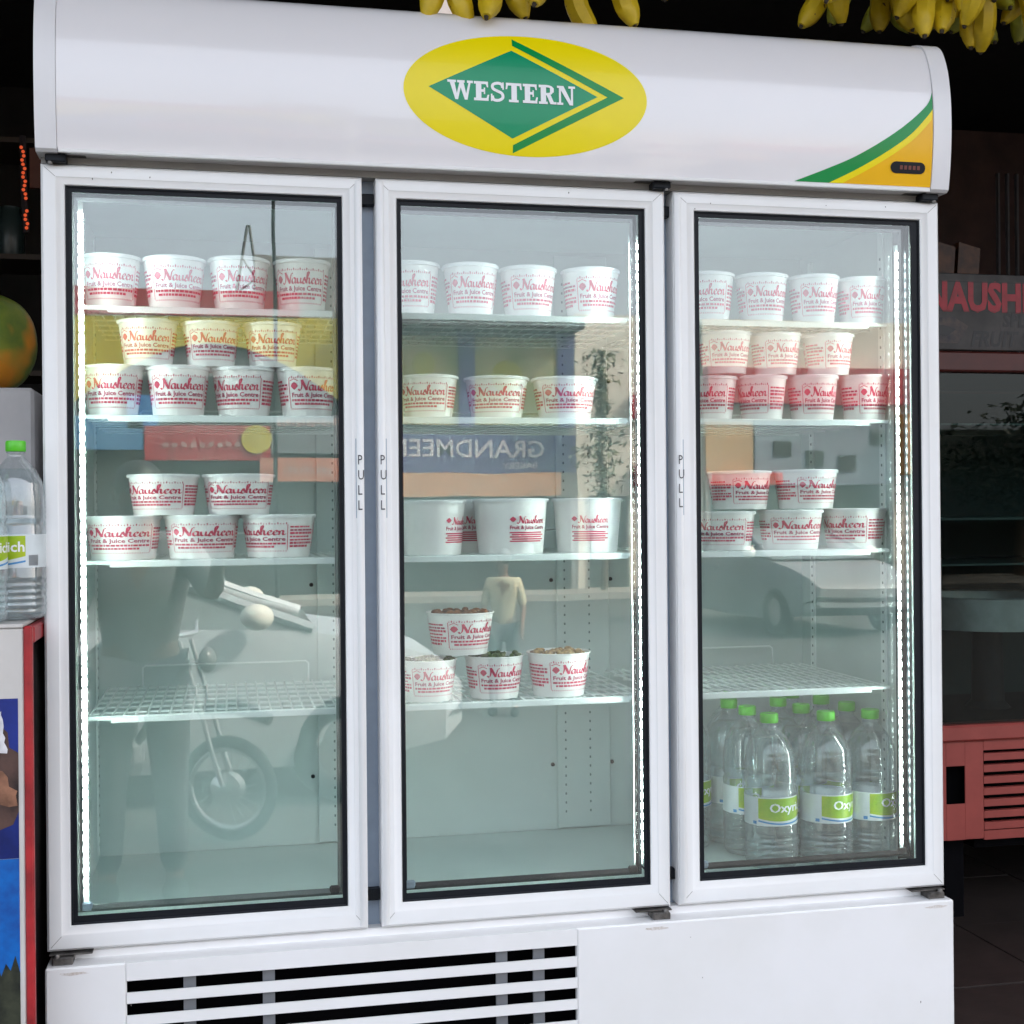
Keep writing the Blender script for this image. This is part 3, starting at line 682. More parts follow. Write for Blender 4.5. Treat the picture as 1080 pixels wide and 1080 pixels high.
# ------------------------------------------------------------------ WATER BOTTLES
def make_bottle():
    root = thing('water_bottle', '', 'bottle', (0, 0, -5)); R = .052
    pr = [(.015, .003), (.036, .0), (.046, .004), (.050, .012)]
    z = .018
    while z < .070: pr += [(.0515, z), (.0480, z + .005), (.0515, z + .009)]; z += .0125
    pr += [(.0505, .082), (.0505, .176), (.0475, .183), (.0505, .190)]
    z = .196
    while z < .250:
        r = .0515 - max(0, z - .21) ** 2 * 2; pr += [(r, z), (r - .0026, z + .0045)]; z += .0095
    pr += [(.0478, .256), (.043, .270), (.034, .288), (.022, .303), (.0155, .311), (.0145, .318), (.0165, .3185), (.0165, .3205), (.013, .321)]
    part('bottle_body', MB().lathe(pr, 32, cap=False), PET, root, True)
    pw = [(max(.002, r - .0018), zz) for r, zz in pr if zz < .292 and zz > .001][::2]
    part('water', MB().lathe([(.002, .004)] + pw[1:] + [(.002, pw[-1][1])], 24), WATER, root, True)
    part('cap', MB().lathe([(.0172, .3215), (.0178, .323), (.0178, .339), (.0165, .342), (.002, .3422)], 20), CAPG, root, 50)
    def cyl(r): return lambda a, y: (r * math.cos(a / .051 - PI / 2), r * math.sin(a / .051 - PI / 2), y)
    A = Art(); A.rect(-.150, .100, .150, .163, 48); part('label_band', A.to(cyl(.0510)), LWHT, root, True)
    A = Art(); n0 = len(A.v)
    N = 14
    for k in range(N + 1):
        a = -.052 + .112 * k / N; A.v += [(a, .116 - .007 * math.sin(k / N * PI * 1.1) + .004 * k / N), (a, .1605)]
    A.f += [(2 * k, 2 * k + 2, 2 * k + 3, 2 * k + 1) for k in range(N)]; g = part('label_green', A.to(cyl(.0513)), LGRN, root, True)
    A = Art(); tv = text2d('Oxyrich', .027, bold=.02); A.add(tv, -.030, .131); part('label_lettering', A.to(cyl(.0516)), WPR, root)
    A = Art()
    for k in range(N): 
        a = -.052 + .112 * k / N; b_ = a + .112 / N
        y0 = .109 - .006 * math.sin(k / N * PI * 1.1); y1 = .109 - .006 * math.sin((k + 1) / N * PI * 1.1)
        n = len(A.v); A.v += [(a, y0), (b_, y1), (b_, y1 + .0035), (a, y0 + .0035)]; A.f.append((n, n + 1, n + 2, n + 3))
    A.rect(-.064, .103, -.056, .110, 2)
    part('label_wave', A.to(cyl(.0514)), LBLU, root, True)
    A = Art()
    for k in range(12): A.rect(.066 + k * .0016, .104, .0668 + k * .0016, .124)
    part('barcode', A.to(cyl(.0514)), DKT, root)
    return root
B0 = make_bottle()
blist = [(1.460, .165, 8, 'front left'), (1.583, .160, 24, 'front middle'), (1.690, .165, 30, 'front right'),
         (1.455, .280, 14, 'second row left'), (1.578, .275, 28, 'second row middle'), (1.690, .278, -20, 'second row right'),
         (1.340, .370, 34, 'third row far left'), (1.452, .392, 28, 'third row left of centre'), (1.575, .388, 60, 'third row middle'), (1.685, .390, 100, 'third row right'),
         (1.500, .505, 10, 'back row left'), (1.660, .508, 40, 'back row right')]
first = True
GB = 'water bottles standing on the fridge floor'
for x, y, r, l in blist:
    o = B0 if first else copy_tree(B0); first = False
    o.location = (x, y, ZB + Z0 + .001); o.rotation_euler = (random.uniform(-.01, .01), random.uniform(-.012, .012), math.radians(r)); o.scale = (1.10, 1.10, .955)
    tag(o, f'green capped water bottle, {l}, on the floor behind the right door', 'bottle', GB)

# ------------------------------------------------------------------ LEFT STAND
CREAM = mat('cream_board', (.58, .55, .52), .6, var=.06, bump=.1, scale=8)
REDT = mat('red_painted_edge', (.42, .02, .025), .45, var=.25, scale=14)
DKS = mat('dark_side', (.02, .012, .014), .7)
CART = mat('grey_white_carton', (.45, .43, .43), .7, var=.08, bump=.15, scale=6)
st = thing('counter_stand', 'cream fronted counter with red edge and landscape poster left of the fridge', 'counter', (-.405, 0, 0))
part('body', MB().box(-.38, .385, -.10, .60, .03, 1.008), DKS, st)
part('front_board', MB().box(-.38, .385, -.112, -.1015, .03, 1.012, .002), CREAM, st)
part('red_edge', MB().box(.3855, .400, -.114, -.098, .03, 1.016, .003), REDT, st)
part('red_edge', MB().box(.3855, .402, -.097, .40, .985, 1.014, .003), REDT, st)
part('worktop', MB().box(-.38, .385, -.1145, .60, 1.0125, 1.020, .002), CREAM, st)
# landscape print on the front
ps = link('poster', None, st); PX0, PX1, PZ0, PZ1 = -.36, .376, .10, .893
def jag(poly, amp=.012, step=.03, seed=1):
    rj = random.Random(seed); out = []
    for i, p in enumerate(poly):
        q = poly[(i + 1) % len(poly)]; L = math.hypot(q[0] - p[0], q[1] - p[1]); n = max(1, int(L / step)); out.append(p)
        for k in range(1, n): out.append((min(PX1, p[0] + (q[0] - p[0]) * k / n + rj.uniform(-amp, amp)), p[1] + (q[1] - p[1]) * k / n + rj.uniform(-amp, amp)))
    return out
def ppart(name, poly, m, k): 
    a = MB().prism(poly, -.1125 - .0004 * k - .0003, -.1125 - .0004 * k); part(name, a, m, ps)
ppart('sky_area', [(PX0, .62), (PX1, .62), (PX1, PZ1), (PX0, PZ1)], mat('deep_blue_print', (.015, .035, .27), .3, var=.35, scale=5), 0)
ppart('lake_area', [(PX0, .40), (PX1, .40), (PX1, .6195), (PX0, .6195)], mat('bright_blue_print', (.005, .15, .52), .3, col2=(.01, .07, .30), scale=18), 0)
ppart('ground_area', [(PX0, PZ0), (PX1, PZ0), (PX1, .3995), (PX0, .3995)], mat('dark_foliage_print', (.05, .055, .035), .3, col2=(.012, .014, .012), scale=26), 0)
rk = [(PX0, .70), (PX0, .80), (-.1, .79), (.1, .83), (.22, .80), (.30, .845), (.345, .85), (.376, .80), (.376, .70), (.33, .665), (.25, .72), (.1, .69)]
ppart('rock_area', jag(rk, .012, .018, 2), mat('dark_rock_print', (.10, .055, .045), .3, col2=(.012, .010, .012), scale=16), 1)
ppart('tan_rock_area', jag([(.25, .735), (.32, .782), (.350, .770), (.374, .735), (.374, .71), (.34, .715), (.29, .70)], .006, .012, 5), mat('tan_rock_print', (.38, .18, .11), .3, var=.3, scale=20), 2)
ppart('fall_area', jag([(.336, .80), (.343, .835), (.341, .868), (.349, .872), (.352, .84), (.358, .80)], .002, .006, 6), mat('white_spray_print', (.7, .68, .7), .3, var=.2, scale=30), 3)
tr_ = []
zz_ = .44; xs_ = [PX0 + .736 * k / 96 for k in range(97)]
poly = [(PX0, .39)] + [(x_, .41 + .06 * (k % 2) * random.uniform(.3, 1.4) + random.uniform(0, .02)) for k, x_ in enumerate(xs_)] + [(PX1, .39)]
ppart('tree_line', poly, MATS['dark_foliage_print'], 1)
ppart('river_area', jag([(.20, .10), (.30, .16), (.33, .25), (.345, .24), (.35, .14), (.37, .10)], .006, .012, 9), mat('grey_river_print', (.16, .20, .20), .3, col2=(.03, .04, .04), scale=40), 1)
ct = tag(part('carton', MB().box(-.5, .06, .19, .55, 1.0215, 1.452, .006), CART), 'plain grey white carton standing on the counter behind the water bottles', 'carton')
ct.location = (-.10, 0, 0)
for x, y, r, l in ((-.045, -.005, -42, 'water bottle with barcode beside the fridge frame on the left counter'), (-.098, -.085, 24, 'water bottle in front at the very left picture edge on the counter'), (-.175, .06, 0, 'water bottle behind the other two on the left counter')):
    o = copy_tree(B0); o.location = (x, y, 1.0205); o.scale = (.98, .98, .93); o.rotation_euler = (0, 0, math.radians(r)); tag(o, l, 'bottle', 'water bottles on the counter')
# papaya
def papaya_mat():
    m = mat('papaya_skin', (.22, .24, .015), .35, col2=(.05, .11, .01), scale=7, bump=.05); t = m.node_tree; b = t.nodes['Principled BSDF']
    tc = t.nodes.new('ShaderNodeTexCoord'); n = t.nodes.new('ShaderNodeTexNoise'); n.inputs['Scale'].default_value = 9; t.links.new(tc.outputs['Object'], n.inputs[0])
    r = t.nodes.new('ShaderNodeValToRGB'); r.color_ramp.elements[0].position = .50; r.color_ramp.elements[1].position = .62
    t.links.new(n.outputs[0], r.inputs[0]); mx = t.nodes.new('ShaderNodeMixRGB'); src = b.inputs['Base Color'].links[0].from_socket
    t.links.new(r.outputs[0], mx.inputs[0]); t.links.new(src, mx.inputs[1]); mx.inputs[2].default_value = (.60, .22, .008, 1); t.links.new(mx.outputs[0], b.inputs['Base Color']); return m
pp = thing('papaya', 'ripening green and orange papaya on top of the carton at left', 'papaya', (-.150, .33, 1.453))
m = MB(); prf = [(.002, .0), (.035, .003), (.068, .022), (.090, .060), (.096, .100), (.088, .145), (.066, .178), (.035, .196), (.010, .202), (.002, .203)]
prf = smooth_pts(prf, 3); m.lathe([(max(.001, r), z) for r, z in prf], 40)
m.v = [(x * (1 + .035 * math.cos(5 * math.atan2(y, x))), y * (1 + .035 * math.cos(5 * math.atan2(y, x))), z) for x, y, z in m.v]
part('skin', m, papaya_mat(), pp, True)
part('stem', MB().tube([(0, 0, .200), (.003, 0, .212)], [.009, .006], 8), mat('stem_brown', (.08, .05, .02), .8), pp)

# red LED string in the dark at left
rs = thing('light_string', 'short vertical string of small orange red lights in the dark left of the canopy', 'lights', (-.368, 2.4, 0))
part('cable', MB().tube([(0, 0, 2.54), (.004, 0, 2.3), (.010, 0, 2.20)], .012, 6), DKS, rs)
mm = MB(); 
for k in range(20):
    if k in (5, 6): continue
    mm.ball((.012 - k * .0006 + .004 * math.sin(k * 1.9), -.014, 2.215 + k * .0148), .0062, 6, 4)
part('bulbs', mm, mat('orange_red_bulb', (.4, .05, .02), .5, emit=(1, .13, .04), es=.13), rs, kind='stuff')
part('bracket', MB().box(.022, .06, 0, .02, 2.36, 2.5), mat('dim_brown_board', (.10, .035, .02), .7), rs)

# ------------------------------------------------------------------ RIGHT CHILLER
RCAB = mat('red_painted_cabinet', (.34, .062, .05), .45, var=.1, bump=.05, scale=8)
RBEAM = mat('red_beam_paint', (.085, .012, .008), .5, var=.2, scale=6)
rc = thing('counter_chiller', 'dark glass fronted chiller with red louvred base right of the fridge', 'chiller', (2.28, 1.0, 0))
X1 = 1.35
part('base_frame', MB().box(0, .194, .05, .5, .24, .52), VOID, rc)
part('base_front', MB().box(.0, .075, -.004, -.0005, .24, .525, .001).box(.135, .195, -.004, -.0005, .24, .525, .001).box(.0752, .1348, -.004, -.0005, .24, .345).box(.0752, .1348, -.004, -.0005, .455, .525), RCAB, rc)
part('base_cavity', MB().box(.195, X1, .05, .12, .2, .52), VOID, rc)
part('base_bottom_rail', MB().box(.1955, X1, -.004, .02, .236, .262), RCAB, rc)
part('base_top_rail', MB().box(.1955, X1, -.004, .02, .497, .526), RCAB, rc)
lm2 = MB().prism([(0, 0), (X1 - .2, 0), (X1 - .2, .021), (0, .021)], -.004, .012).mesh('louvre', RCAB)
for k in range(7): link('louvre', lm2, rc, (.196, 0, .2655 + k * .0335))
part('sill_rail', MB().box(-.004, X1, -.02, .05, .5275, .575, .006), RCAB, rc)
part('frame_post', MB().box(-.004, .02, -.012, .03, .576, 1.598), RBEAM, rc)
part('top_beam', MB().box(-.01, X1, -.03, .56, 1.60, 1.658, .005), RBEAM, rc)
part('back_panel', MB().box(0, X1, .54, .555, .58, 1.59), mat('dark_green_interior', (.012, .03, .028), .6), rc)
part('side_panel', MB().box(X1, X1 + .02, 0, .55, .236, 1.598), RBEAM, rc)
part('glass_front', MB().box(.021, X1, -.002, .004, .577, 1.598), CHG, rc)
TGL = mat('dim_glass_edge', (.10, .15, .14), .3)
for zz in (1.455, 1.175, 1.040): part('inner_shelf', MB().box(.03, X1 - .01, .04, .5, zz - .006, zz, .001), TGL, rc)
part('foot', MB().box(.1, .16, .05, .5, -.01, .234), VOID, rc); part('foot', MB().box(1.1, 1.16, .05, .5, -.01, .234), VOID, rc)
tr = thing('steel_tray', 'round shiny steel tray inside the dark chiller', 'tray', (2.66, 1.27, .0))
part('rim', MB().lathe([(.23, .845), (.24, .835), (.245, .93), (.240, .935), (.232, .93), (.225, .85), (.01, .848)], 40), mat('brushed_steel', (.80, .80, .80), .38, .55, var=.15, scale=9), tr, 40)
part('pedestal', MB().lathe([(.07, .58), (.05, .60), (.045, .84)], 20), DKS, tr, 40)
sg = thing('shop_sign', 'dim white sign with red and black shop lettering above the chiller', 'sign', (2.28, .965, 1.66))
part('board', MB().box(.0, 1.3, .0, .02, .001, .222, .002), mat('dark_sign_white', (.055, .050, .048), .6, var=.35, scale=7), sg)  # white board given a much darkened, uneven colour
SR, SK = mat('sign_red', (.32, .006, .018), .5, var=.2), mat('sign_black', (.012, .012, .014), .5)
def sign_text(txt, x, z, size, m, sx=1, shear=0, bold=.03, k=0):
    A = Art(); tv = text2d(txt, size, shear, bold=bold); A.add(tv); part('lettering', A.to(lambda a, b: (x + a * sx, -.0012 - .0006 * k, z + b)), m, sg)
sign_text('NAUSHEEN', .005, .116, .115, SR, .80, 0, .045); sign_text('SPL', .25, .071, .056, SK, .9, .1, .03); sign_text('FRUIT SHOP', .145, .013, .062, SK, .9, .25, .03)
sign_text('SRI LAXMI', .20, .196, .030, SK, .9, 0, .01) if 0 else None
A = Art(); A.rect(.0, .197, 1.3, .199, 4); A.rect(0, .1125, 1.3, .1135, 4); part('rule_lines', A.to(lambda a, b: (a, -.0015, b)), SK, sg)
part('fruit_bowl_print', MB().prism([(.01, .02), (.11, .02), (.14, .07), (.09, .098), (.03, .09), (0.005, .06)], -.0012, -.0006), mat('dim_fruit_print', (.08, .06, .05), .6, col2=(.02, .02, .03), scale=34), sg)
part('fruit_bowl_black_print', MB().prism([(.02, .045), (.07, .04), (.10, .06), (.06, .072), (.02, .066)], -.002, -.0014), SK, sg)  # black printed shape over the fruit print
# dim things deeper in the shop
sk = thing('wall_panel', 'dim brown wall panel with vertical bars in the shop depth', 'panel', (3.74, 3.2, 0))
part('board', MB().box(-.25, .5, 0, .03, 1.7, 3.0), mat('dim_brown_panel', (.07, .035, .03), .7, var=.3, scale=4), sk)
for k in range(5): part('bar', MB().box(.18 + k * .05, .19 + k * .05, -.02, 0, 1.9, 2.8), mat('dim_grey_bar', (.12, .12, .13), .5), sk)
hg = thing('snack_packets', 'dim orange packets hanging behind the shop sign', 'packets', (2.62, 1.6, 0))
for k in range(4):
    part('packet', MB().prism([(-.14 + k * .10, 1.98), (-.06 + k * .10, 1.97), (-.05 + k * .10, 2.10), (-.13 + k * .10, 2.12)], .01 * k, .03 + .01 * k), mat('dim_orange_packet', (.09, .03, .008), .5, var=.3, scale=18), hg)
rk_ = thing('storage_rack', 'dark storage rack with jars standing deep at left', 'rack', (-1.2, 2.9, 0))
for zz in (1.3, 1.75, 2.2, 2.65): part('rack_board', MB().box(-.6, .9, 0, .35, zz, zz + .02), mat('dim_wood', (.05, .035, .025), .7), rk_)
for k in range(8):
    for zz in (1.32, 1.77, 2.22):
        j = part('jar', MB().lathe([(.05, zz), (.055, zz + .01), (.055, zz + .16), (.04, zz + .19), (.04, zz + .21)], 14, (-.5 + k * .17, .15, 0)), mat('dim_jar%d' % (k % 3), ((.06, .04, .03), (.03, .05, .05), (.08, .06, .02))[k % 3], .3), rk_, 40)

# ------------------------------------------------------------------ BANANAS
BAN = mat('ripe_banana', (.66, .46, .008), .5, var=.2, scale=12, bump=.05)
BANG = mat('greenish_banana', (.30, .29, .015), .5, var=.25, scale=12)
BTIP = mat('banana_tip', (.03, .02, .01), .8)
# brown freckles
def freckle(m):
    t = m.node_tree; b = t.nodes['Principled BSDF']; tc = t.nodes.new('ShaderNodeTexCoord'); n = t.nodes.new('ShaderNodeTexNoise'); n.inputs['Scale'].default_value = 75; n.inputs['Detail'].default_value = 3
    t.links.new(tc.outputs['Object'], n.inputs[0]); r = t.nodes.new('ShaderNodeValToRGB'); r.color_ramp.elements[0].position = .70; r.color_ramp.elements[1].position = .74
    t.links.new(n.outputs[0], r.inputs[0]); mx = t.nodes.new('ShaderNodeMixRGB'); s_ = b.inputs['Base Color'].links[0].from_socket
    t.links.new(r.outputs[0], mx.inputs[0]); t.links.new(s_, mx.inputs[1]); mx.inputs[2].default_value = (.07, .03, .008, 1); t.links.new(mx.outputs[0], b.inputs['Base Color'])
freckle(BAN); freckle(BANG)
def banana_mesh(m, bend):
    pts = []; rs = []; L = .17
    for k in range(13):
        t = k / 12; pts.append((bend * math.sin(t * PI) * 1.0, 0, -t * L)); rs.append(.0045 + .0155 * min(1, math.sin(min(1, (t - .0) * 1.35 + .03) * PI * .55) if t < .75 else 1 - ((t - .75) / .25) ** 2 * .80))
    return MB().tube(pts, rs, 7).mesh('banana', m, 50), MB().tube([(0, 0, -L + .001), (0, 0, -L - .006)], [.0045, .003], 6).mesh('tip', BTIP)
BM = {m.name: [banana_mesh(m, b_) for b_ in (.012, .024, .034)] for m in (BAN, BANG)}
def bunch(x, y, z, lst, m, label, s=1.22):
    r = thing('banana_bunch', label, 'bananas', (x, y, z), 'banana bunches hanging over the fridge')
    part('stalk', MB().tube([(0, 0, .30), (.004, 0, .08), (0, 0, .0)], [.008, .010, .014], 8), BTIP, r, True)
    for k, (dx, dy, tilt, az, l_) in enumerate(lst):
        bm, tp = BM[m.name][k % 3]
        b = link('banana', bm, r, (dx * .25, dy * .25, .02)); b.rotation_euler = (math.radians(tilt) * math.cos(az), math.radians(tilt) * math.sin(az), random.uniform(-3, 3)); b.scale = (s, s, l_)
        # a banana leans outward from the stalk
        d = Vector((dx, dy, -1)).normalized(); b.rotation_euler = d.to_track_quat('-Z', 'X').to_euler()
        b.rotation_euler.rotate_axis('Z', random.uniform(-2.8, 2.8))
        link('tip', tp, b)
    return r
R_ = random.Random(5)
def fan(n, sp, sy=.35, l0=.9, l1=1.1): return [(-sp + 2 * sp * k / (n - 1) + R_.uniform(-.06, .06), R_.uniform(-sy, sy * .4), 0, 0, R_.uniform(l0, l1)) for k in range(n)]
# (x, y, z of stalk foot)
bunch(.80, .0, 2.305, fan(4, .24, .3), BAN, 'leftmost small banana bunch hanging in front of the pale lamp')
bunch(1.03, .04, 2.315, fan(4, .3, .3), BAN, 'small banana bunch just right of the pale lamp')
bunch(1.13, .16, 2.43, fan(3, .22, .3), BANG, 'small dim green banana bunch above the right part of the logo')
bunch(1.71, .06, 2.385, fan(10, .50, .6, .9, 1.15), BAN, 'wide ripe banana bunch over the right door')
bunch(1.75, .12, 2.40, fan(8, .42, .6, .85, 1.1), BAN, 'ripe bananas hidden partly behind the wide bunch')
bunch(1.87, .06, 2.355, fan(6, .32, .2, 1.0, 1.15), BAN, 'long ripe bananas hanging lowest near the canopy corner')
bunch(1.99, .07, 2.40, fan(5, .5, .4, .9, 1.1), BAN, 'ripe banana bunch right of the canopy corner')
bunch(2.03, .12, 2.42, fan(7, .6, .5), BANG, 'greenish banana bunch at the top right corner')
bunch(1.93, .35, 2.48, fan(6, .5, .5), BANG, 'dark green bananas behind the ripe bunches')
bunch(2.14, .35, 2.47, fan(6, .5, .5), BANG, 'dark green bananas at the far right edge')
br = thing('hanging_rail', 'thin metal rail the banana bunches hang from', 'rail', (0, .08, 2.72))
part('rod', MB().tube([(-1.5, 0, 0), (3.4, 0, 0)], .010, 8), HINGE, br)
for x in (-1.4, .3, 1.7, 3.3): part('drop_rod', MB().tube([(x, 0, 0), (x, 0, .48)], .005, 6), HINGE, br)
lp = thing('hanging_lamp', 'pale warm glowing lamp behind the leftmost bananas', 'lamp', (.905, 1.0, 2.335))
part('shade', MB().lathe([(.03, .24), (.07, .20), (.110, .12), (.125, .0), (.118, .0), (.09, .11), (.065, .19), (.028, .23)], 28, cap=False), mat('pale_lamp_shade', (.72, .68, .68), .5, emit=(1, .86, .8), es=.12), lp, True)
part('bulb', MB().ball((.01, -.05, .03), .055, 16, 10), mat('warm_bulb', (.9, .8, .7), .4, emit=(1, .72, .42), es=1.1), lp, True)
part('cord', MB().tube([(0, 0, .23), (0, 0, .84)], .004, 6), BLACK, lp)

# ------------------------------------------------------------------ STREET ACROSS THE ROAD (seen mirrored in the doors)
YB = -22
def box(x0, x1, z0, z1, d0=0, d1=.05): return MB().box(x0, x1, YB + d0, YB + d1, z0, z1)
cmat = lambda n, c, **k: mat(n, c, .7, var=.08, scale=2.5, **k)
CREAMW = cmat('cream_render', (.72, .67, .57)); GREYC = cmat('grey_concrete', (.24, .24, .235)); DKIN = cmat('dark_shop_interior', (.022, .02, .018)); YV = cmat('yellow_fascia', (.50, .42, .02))
b1 = thing('red_sign_shop', 'shop across the road with yellow arched fascia and red sign', 'shop', (0, 0, 0))
part('wall', MB().box(-7, 2.6, YB - 6, YB, RZ, 5.1), GREYC, b1)
part('dark_opening', box(-6.8, 2.4, RZ, 3.7, .002, .05), DKIN, b1)
part('red_header', box(-2.5, 1.6, 4.78, 5.25, .01, .2), cmat('red_header_paint', (.35, .03, .04)), b1)
arch = [(-2.6, 3.0), (-2.6, 4.77), (2.4, 4.77), (2.4, 3.0)] + [(2.3 - 4.5 * k / 14, 3.3 + 1.0 * math.sin(PI * k / 14)) for k in range(15)]
part('arched_fascia', MB().prism(arch, YB + .06, YB + .18), YV, b1)
part('blue_counter', box(-1.4, -.9, 2.75, 3.35, .06, .3), cmat('blue_paint', (.03, .16, .42)), b1)
part('blue_sign', box(-2.5, -1.15, 2.38, 2.95, .2, .3), cmat('blue_sign_paint', (.07, .20, .38)), b1)
part('red_sign', box(-1.13, 1.08, 2.18, 2.80, .2, .32), cmat('red_sign_paint', (.40, .02, .03)), b1)
part('yellow_badge', MB().lathe([(.26, .33), (.26, .36)], 20, (.85, YB, 2.55), 'y'), YV, b1)
part('grey_sign', box(1.10, 2.4, 2.30, 3.0, .2, .3), cmat('grey_sign_paint', (.16, .17, .19)), b1)
part('salmon_sign', box(.9, 2.4, 1.80, 2.22, .2, .34), cmat('salmon_sign_paint', (.50, .19, .12)), b1)
A = Art()
for k in range(13): A.rect(1.2 + k * .09, 2.80, 1.26 + k * .09, 2.92)
for k in range(10): A.rect(-.8 + k * .16, 2.42, -.70 + k * .16, 2.50)
for k in range(9): A.rect(1.3 + k * .1, 1.95, 1.37 + k * .1, 2.05)
part('sign_marks', A.to(lambda a, b: (a + .012 * math.sin(a * 40), YB + .345, b + .02 * math.sin(a * 23))), mat('dim_sign_marks', (.42, .30, .28), .6), b1)
part('parapet', MB().box(.85, 2.6, YB - 2, YB - .2, 5.11, 6.0), GREYC, b1)
part('pillar', box(2.42, 2.6, RZ, 5.0, .06, .3), CREAMW, b1)
tw = thing('antenna_mast', 'small leaning lattice antenna mast on the roof across the road', 'antenna', (.72, YB - 1, 5.1))
part('lattice', MB().tube([(-.25, 0, 0), (.02, 0, 1.6)], .03, 5).tube([(.25, 0, 0), (.06, 0, 1.6)], .03, 5).tube([(-.2, 0, .3), (.18, 0, .6)], .02, 4).tube([(.16, 0, .6), (-.1, 0, 1.0)], .02, 4), mat('mast_grey', (.1, .1, .1), .6), tw)
up_ = thing('utility_pole', 'slim black utility pole across the road', 'pole', (1.14, YB + 1.2, RZ))
part('pole', MB().tube([(0, 0, 0), (0, 0, 8.2)], [.04, .028], 8), BLACK, up_)
part('wire', MB().tube([(-14, 0, 8.3), (-6, 0, 7.9), (0, 0, 8.15)], .01, 4), BLACK, up_)
b2 = thing('bakery', 'bakery across the road with blue sign and two picture hoardings', 'shop')
BL = cmat('violet_blue_frame', (.06, .06, .20)); PAN = mat('cream_green_hoarding', (.44, .40, .22), .6, col2=(.16, .20, .03), scale=1.1)
part('wall', MB().box(2.62, 6.85, YB - 6, YB, RZ, 4.9), GREYC, b2)
part('eave', box(2.62, 6.85, 4.62, 4.84, .01, .7), cmat('dark_eave', (.05, .05, .06)), b2)
for x0, x1 in ((2.75, 4.55), (4.85, 6.45)): part('hoarding', box(x0, x1, 2.85, 4.50, .06, .12), PAN, b2)
part('hoarding_frame', MB().box(2.62, 2.75, YB + .05, YB + .16, 2.8, 4.6).box(4.55, 4.85, YB + .05, YB + .16, 2.8, 4.6).box(6.45, 6.78, YB + .05, YB + .16, 2.8, 4.6), BL, b2)
part('fruit_picture', MB().lathe([(.3, .122), (.28, .13)], 18, (5.45, YB, 3.75), 'y').lathe([(.22, .122), (.2, .13)], 18, (3.9, YB, 3.95), 'y'), cmat('yellow_green_print', (.35, .36, .02)), b2)
part('sign_board', box(2.62, 6.75, 1.95, 2.66, .2, .3), BL, b2)
A = Art(); tv = text2d('GRANDMEEN', .46, bold=.01); A.add(tv); tw_ = text_w(tv[0])
part('sign_lettering', A.to(lambda a, b: (6.15 - a * 2.9 / tw_, YB + .305, 2.25 + b)), mat('pale_letter', (.50, .50, .55), .5), b2)
A = Art(); A.add(text2d('BAKERY', .17)); part('sign_lettering', A.to(lambda a, b: (6.0 - a * 1.1, YB + .305, 2.03 + b)), mat('pale_letter', (.5, .5, .55), .5), b2)
part('peach_awning', MB().box(2.62, 6.3, YB + .1, YB + .9, 1.50, 1.93), cmat('peach_awning_cloth', (.55, .28, .14)), b2)
part('dark_opening', box(2.7, 6.7, RZ, 1.49, .01, .05), DKIN, b2)
b3 = thing('cream_house', 'cream rendered house beside the bakery across the road', 'house')
part('wall', MB().box(6.87, 9.4, YB - 6, YB - .1, RZ, 5.0), CREAMW, b3)
part('red_sign', MB().box(8.0, 9.2, YB - .09, YB + .1, 1.7, 2.1), cmat('red_sign_paint', (.4, .02, .03)), b3)
part('red_box', MB().box(7.95, 8.3, YB - .09, YB + .1, 3.0, 3.45), MATS['red_sign_paint'], b3)
part('dark_door', MB().box(7.1, 7.9, YB - .09, YB - .05, RZ, 1.5), DKIN, b3)
b4 = thing('long_market_hall', 'long cream and grey market hall with red band across the road', 'market hall')
part('wall', MB().box(9.42, 15.2, YB - 7, YB, RZ, 4.95), CREAMW, b4)
part('red_band', box(9.42, 15.2, 3.30, 3.98, .01, .3), cmat('red_band_paint', (.45, .05, .06)), b4)
part('tan_shutter', box(9.42, 10.4, 1.96, 2.95, .01, .08), cmat('tan_shutter_paint', (.55, .35, .16)), b4)
part('grey_front', box(10.42, 13.4, 1.72, 3.0, .01, .1), cmat('blue_grey_front', (.22, .25, .30)), b4)
for x0, z0 in ((10.8, 2.3), (11.5, 2.1), (12.2, 2.0), (12.9, 2.5)): part('window', box(x0, x0 + .38, z0, z0 + .3, .102, .13), DKIN, b4)
part('red_sill', box(9.42, 10.9, 1.72, 1.95, .09, .3), cmat('red_sill_paint', (.6, .04, .02)), b4)
part('orange_awning', box(13.5, 14.2, 1.9, 3.1, .1, .5), cmat('orange_awning_cloth', (.75, .34, .05)), b4)
part('dark_opening', box(9.5, 13.4, RZ, 1.70, .01, .05), cmat('dim_green_opening', (.05, .07, .055)), b4)
b6 = thing('dark_reflection_block', 'added dark low block behind the street trees, darkening the chiller reflection', 'house')  # block added to darken what the chiller glass reflects
part('wall', MB().box(15.4, 27, YB - 7, YB - 2.2, RZ, 3.1), cmat('dark_green_block', (.06, .075, .06)), b6); part('dark_opening', MB().box(16, 26, YB - 2.19, YB - 2.1, RZ, 2.0), DKIN, b6)
b5 = thing('low_grey_house', 'low grey house at the far end across the road', 'house')
part('wall', MB().box(-18, -7.05, YB - 6, YB, RZ, 4.4), GREYC, b5); part('dark_opening', box(-15, -8, RZ, 2.6, .01, .05), DKIN, b5)
struct('far_pavement', MB().box(-20, 25, YB, YB + 1.6, RZ - .1, RZ + .12), cmat('pavement', (.3, .28, .25)))
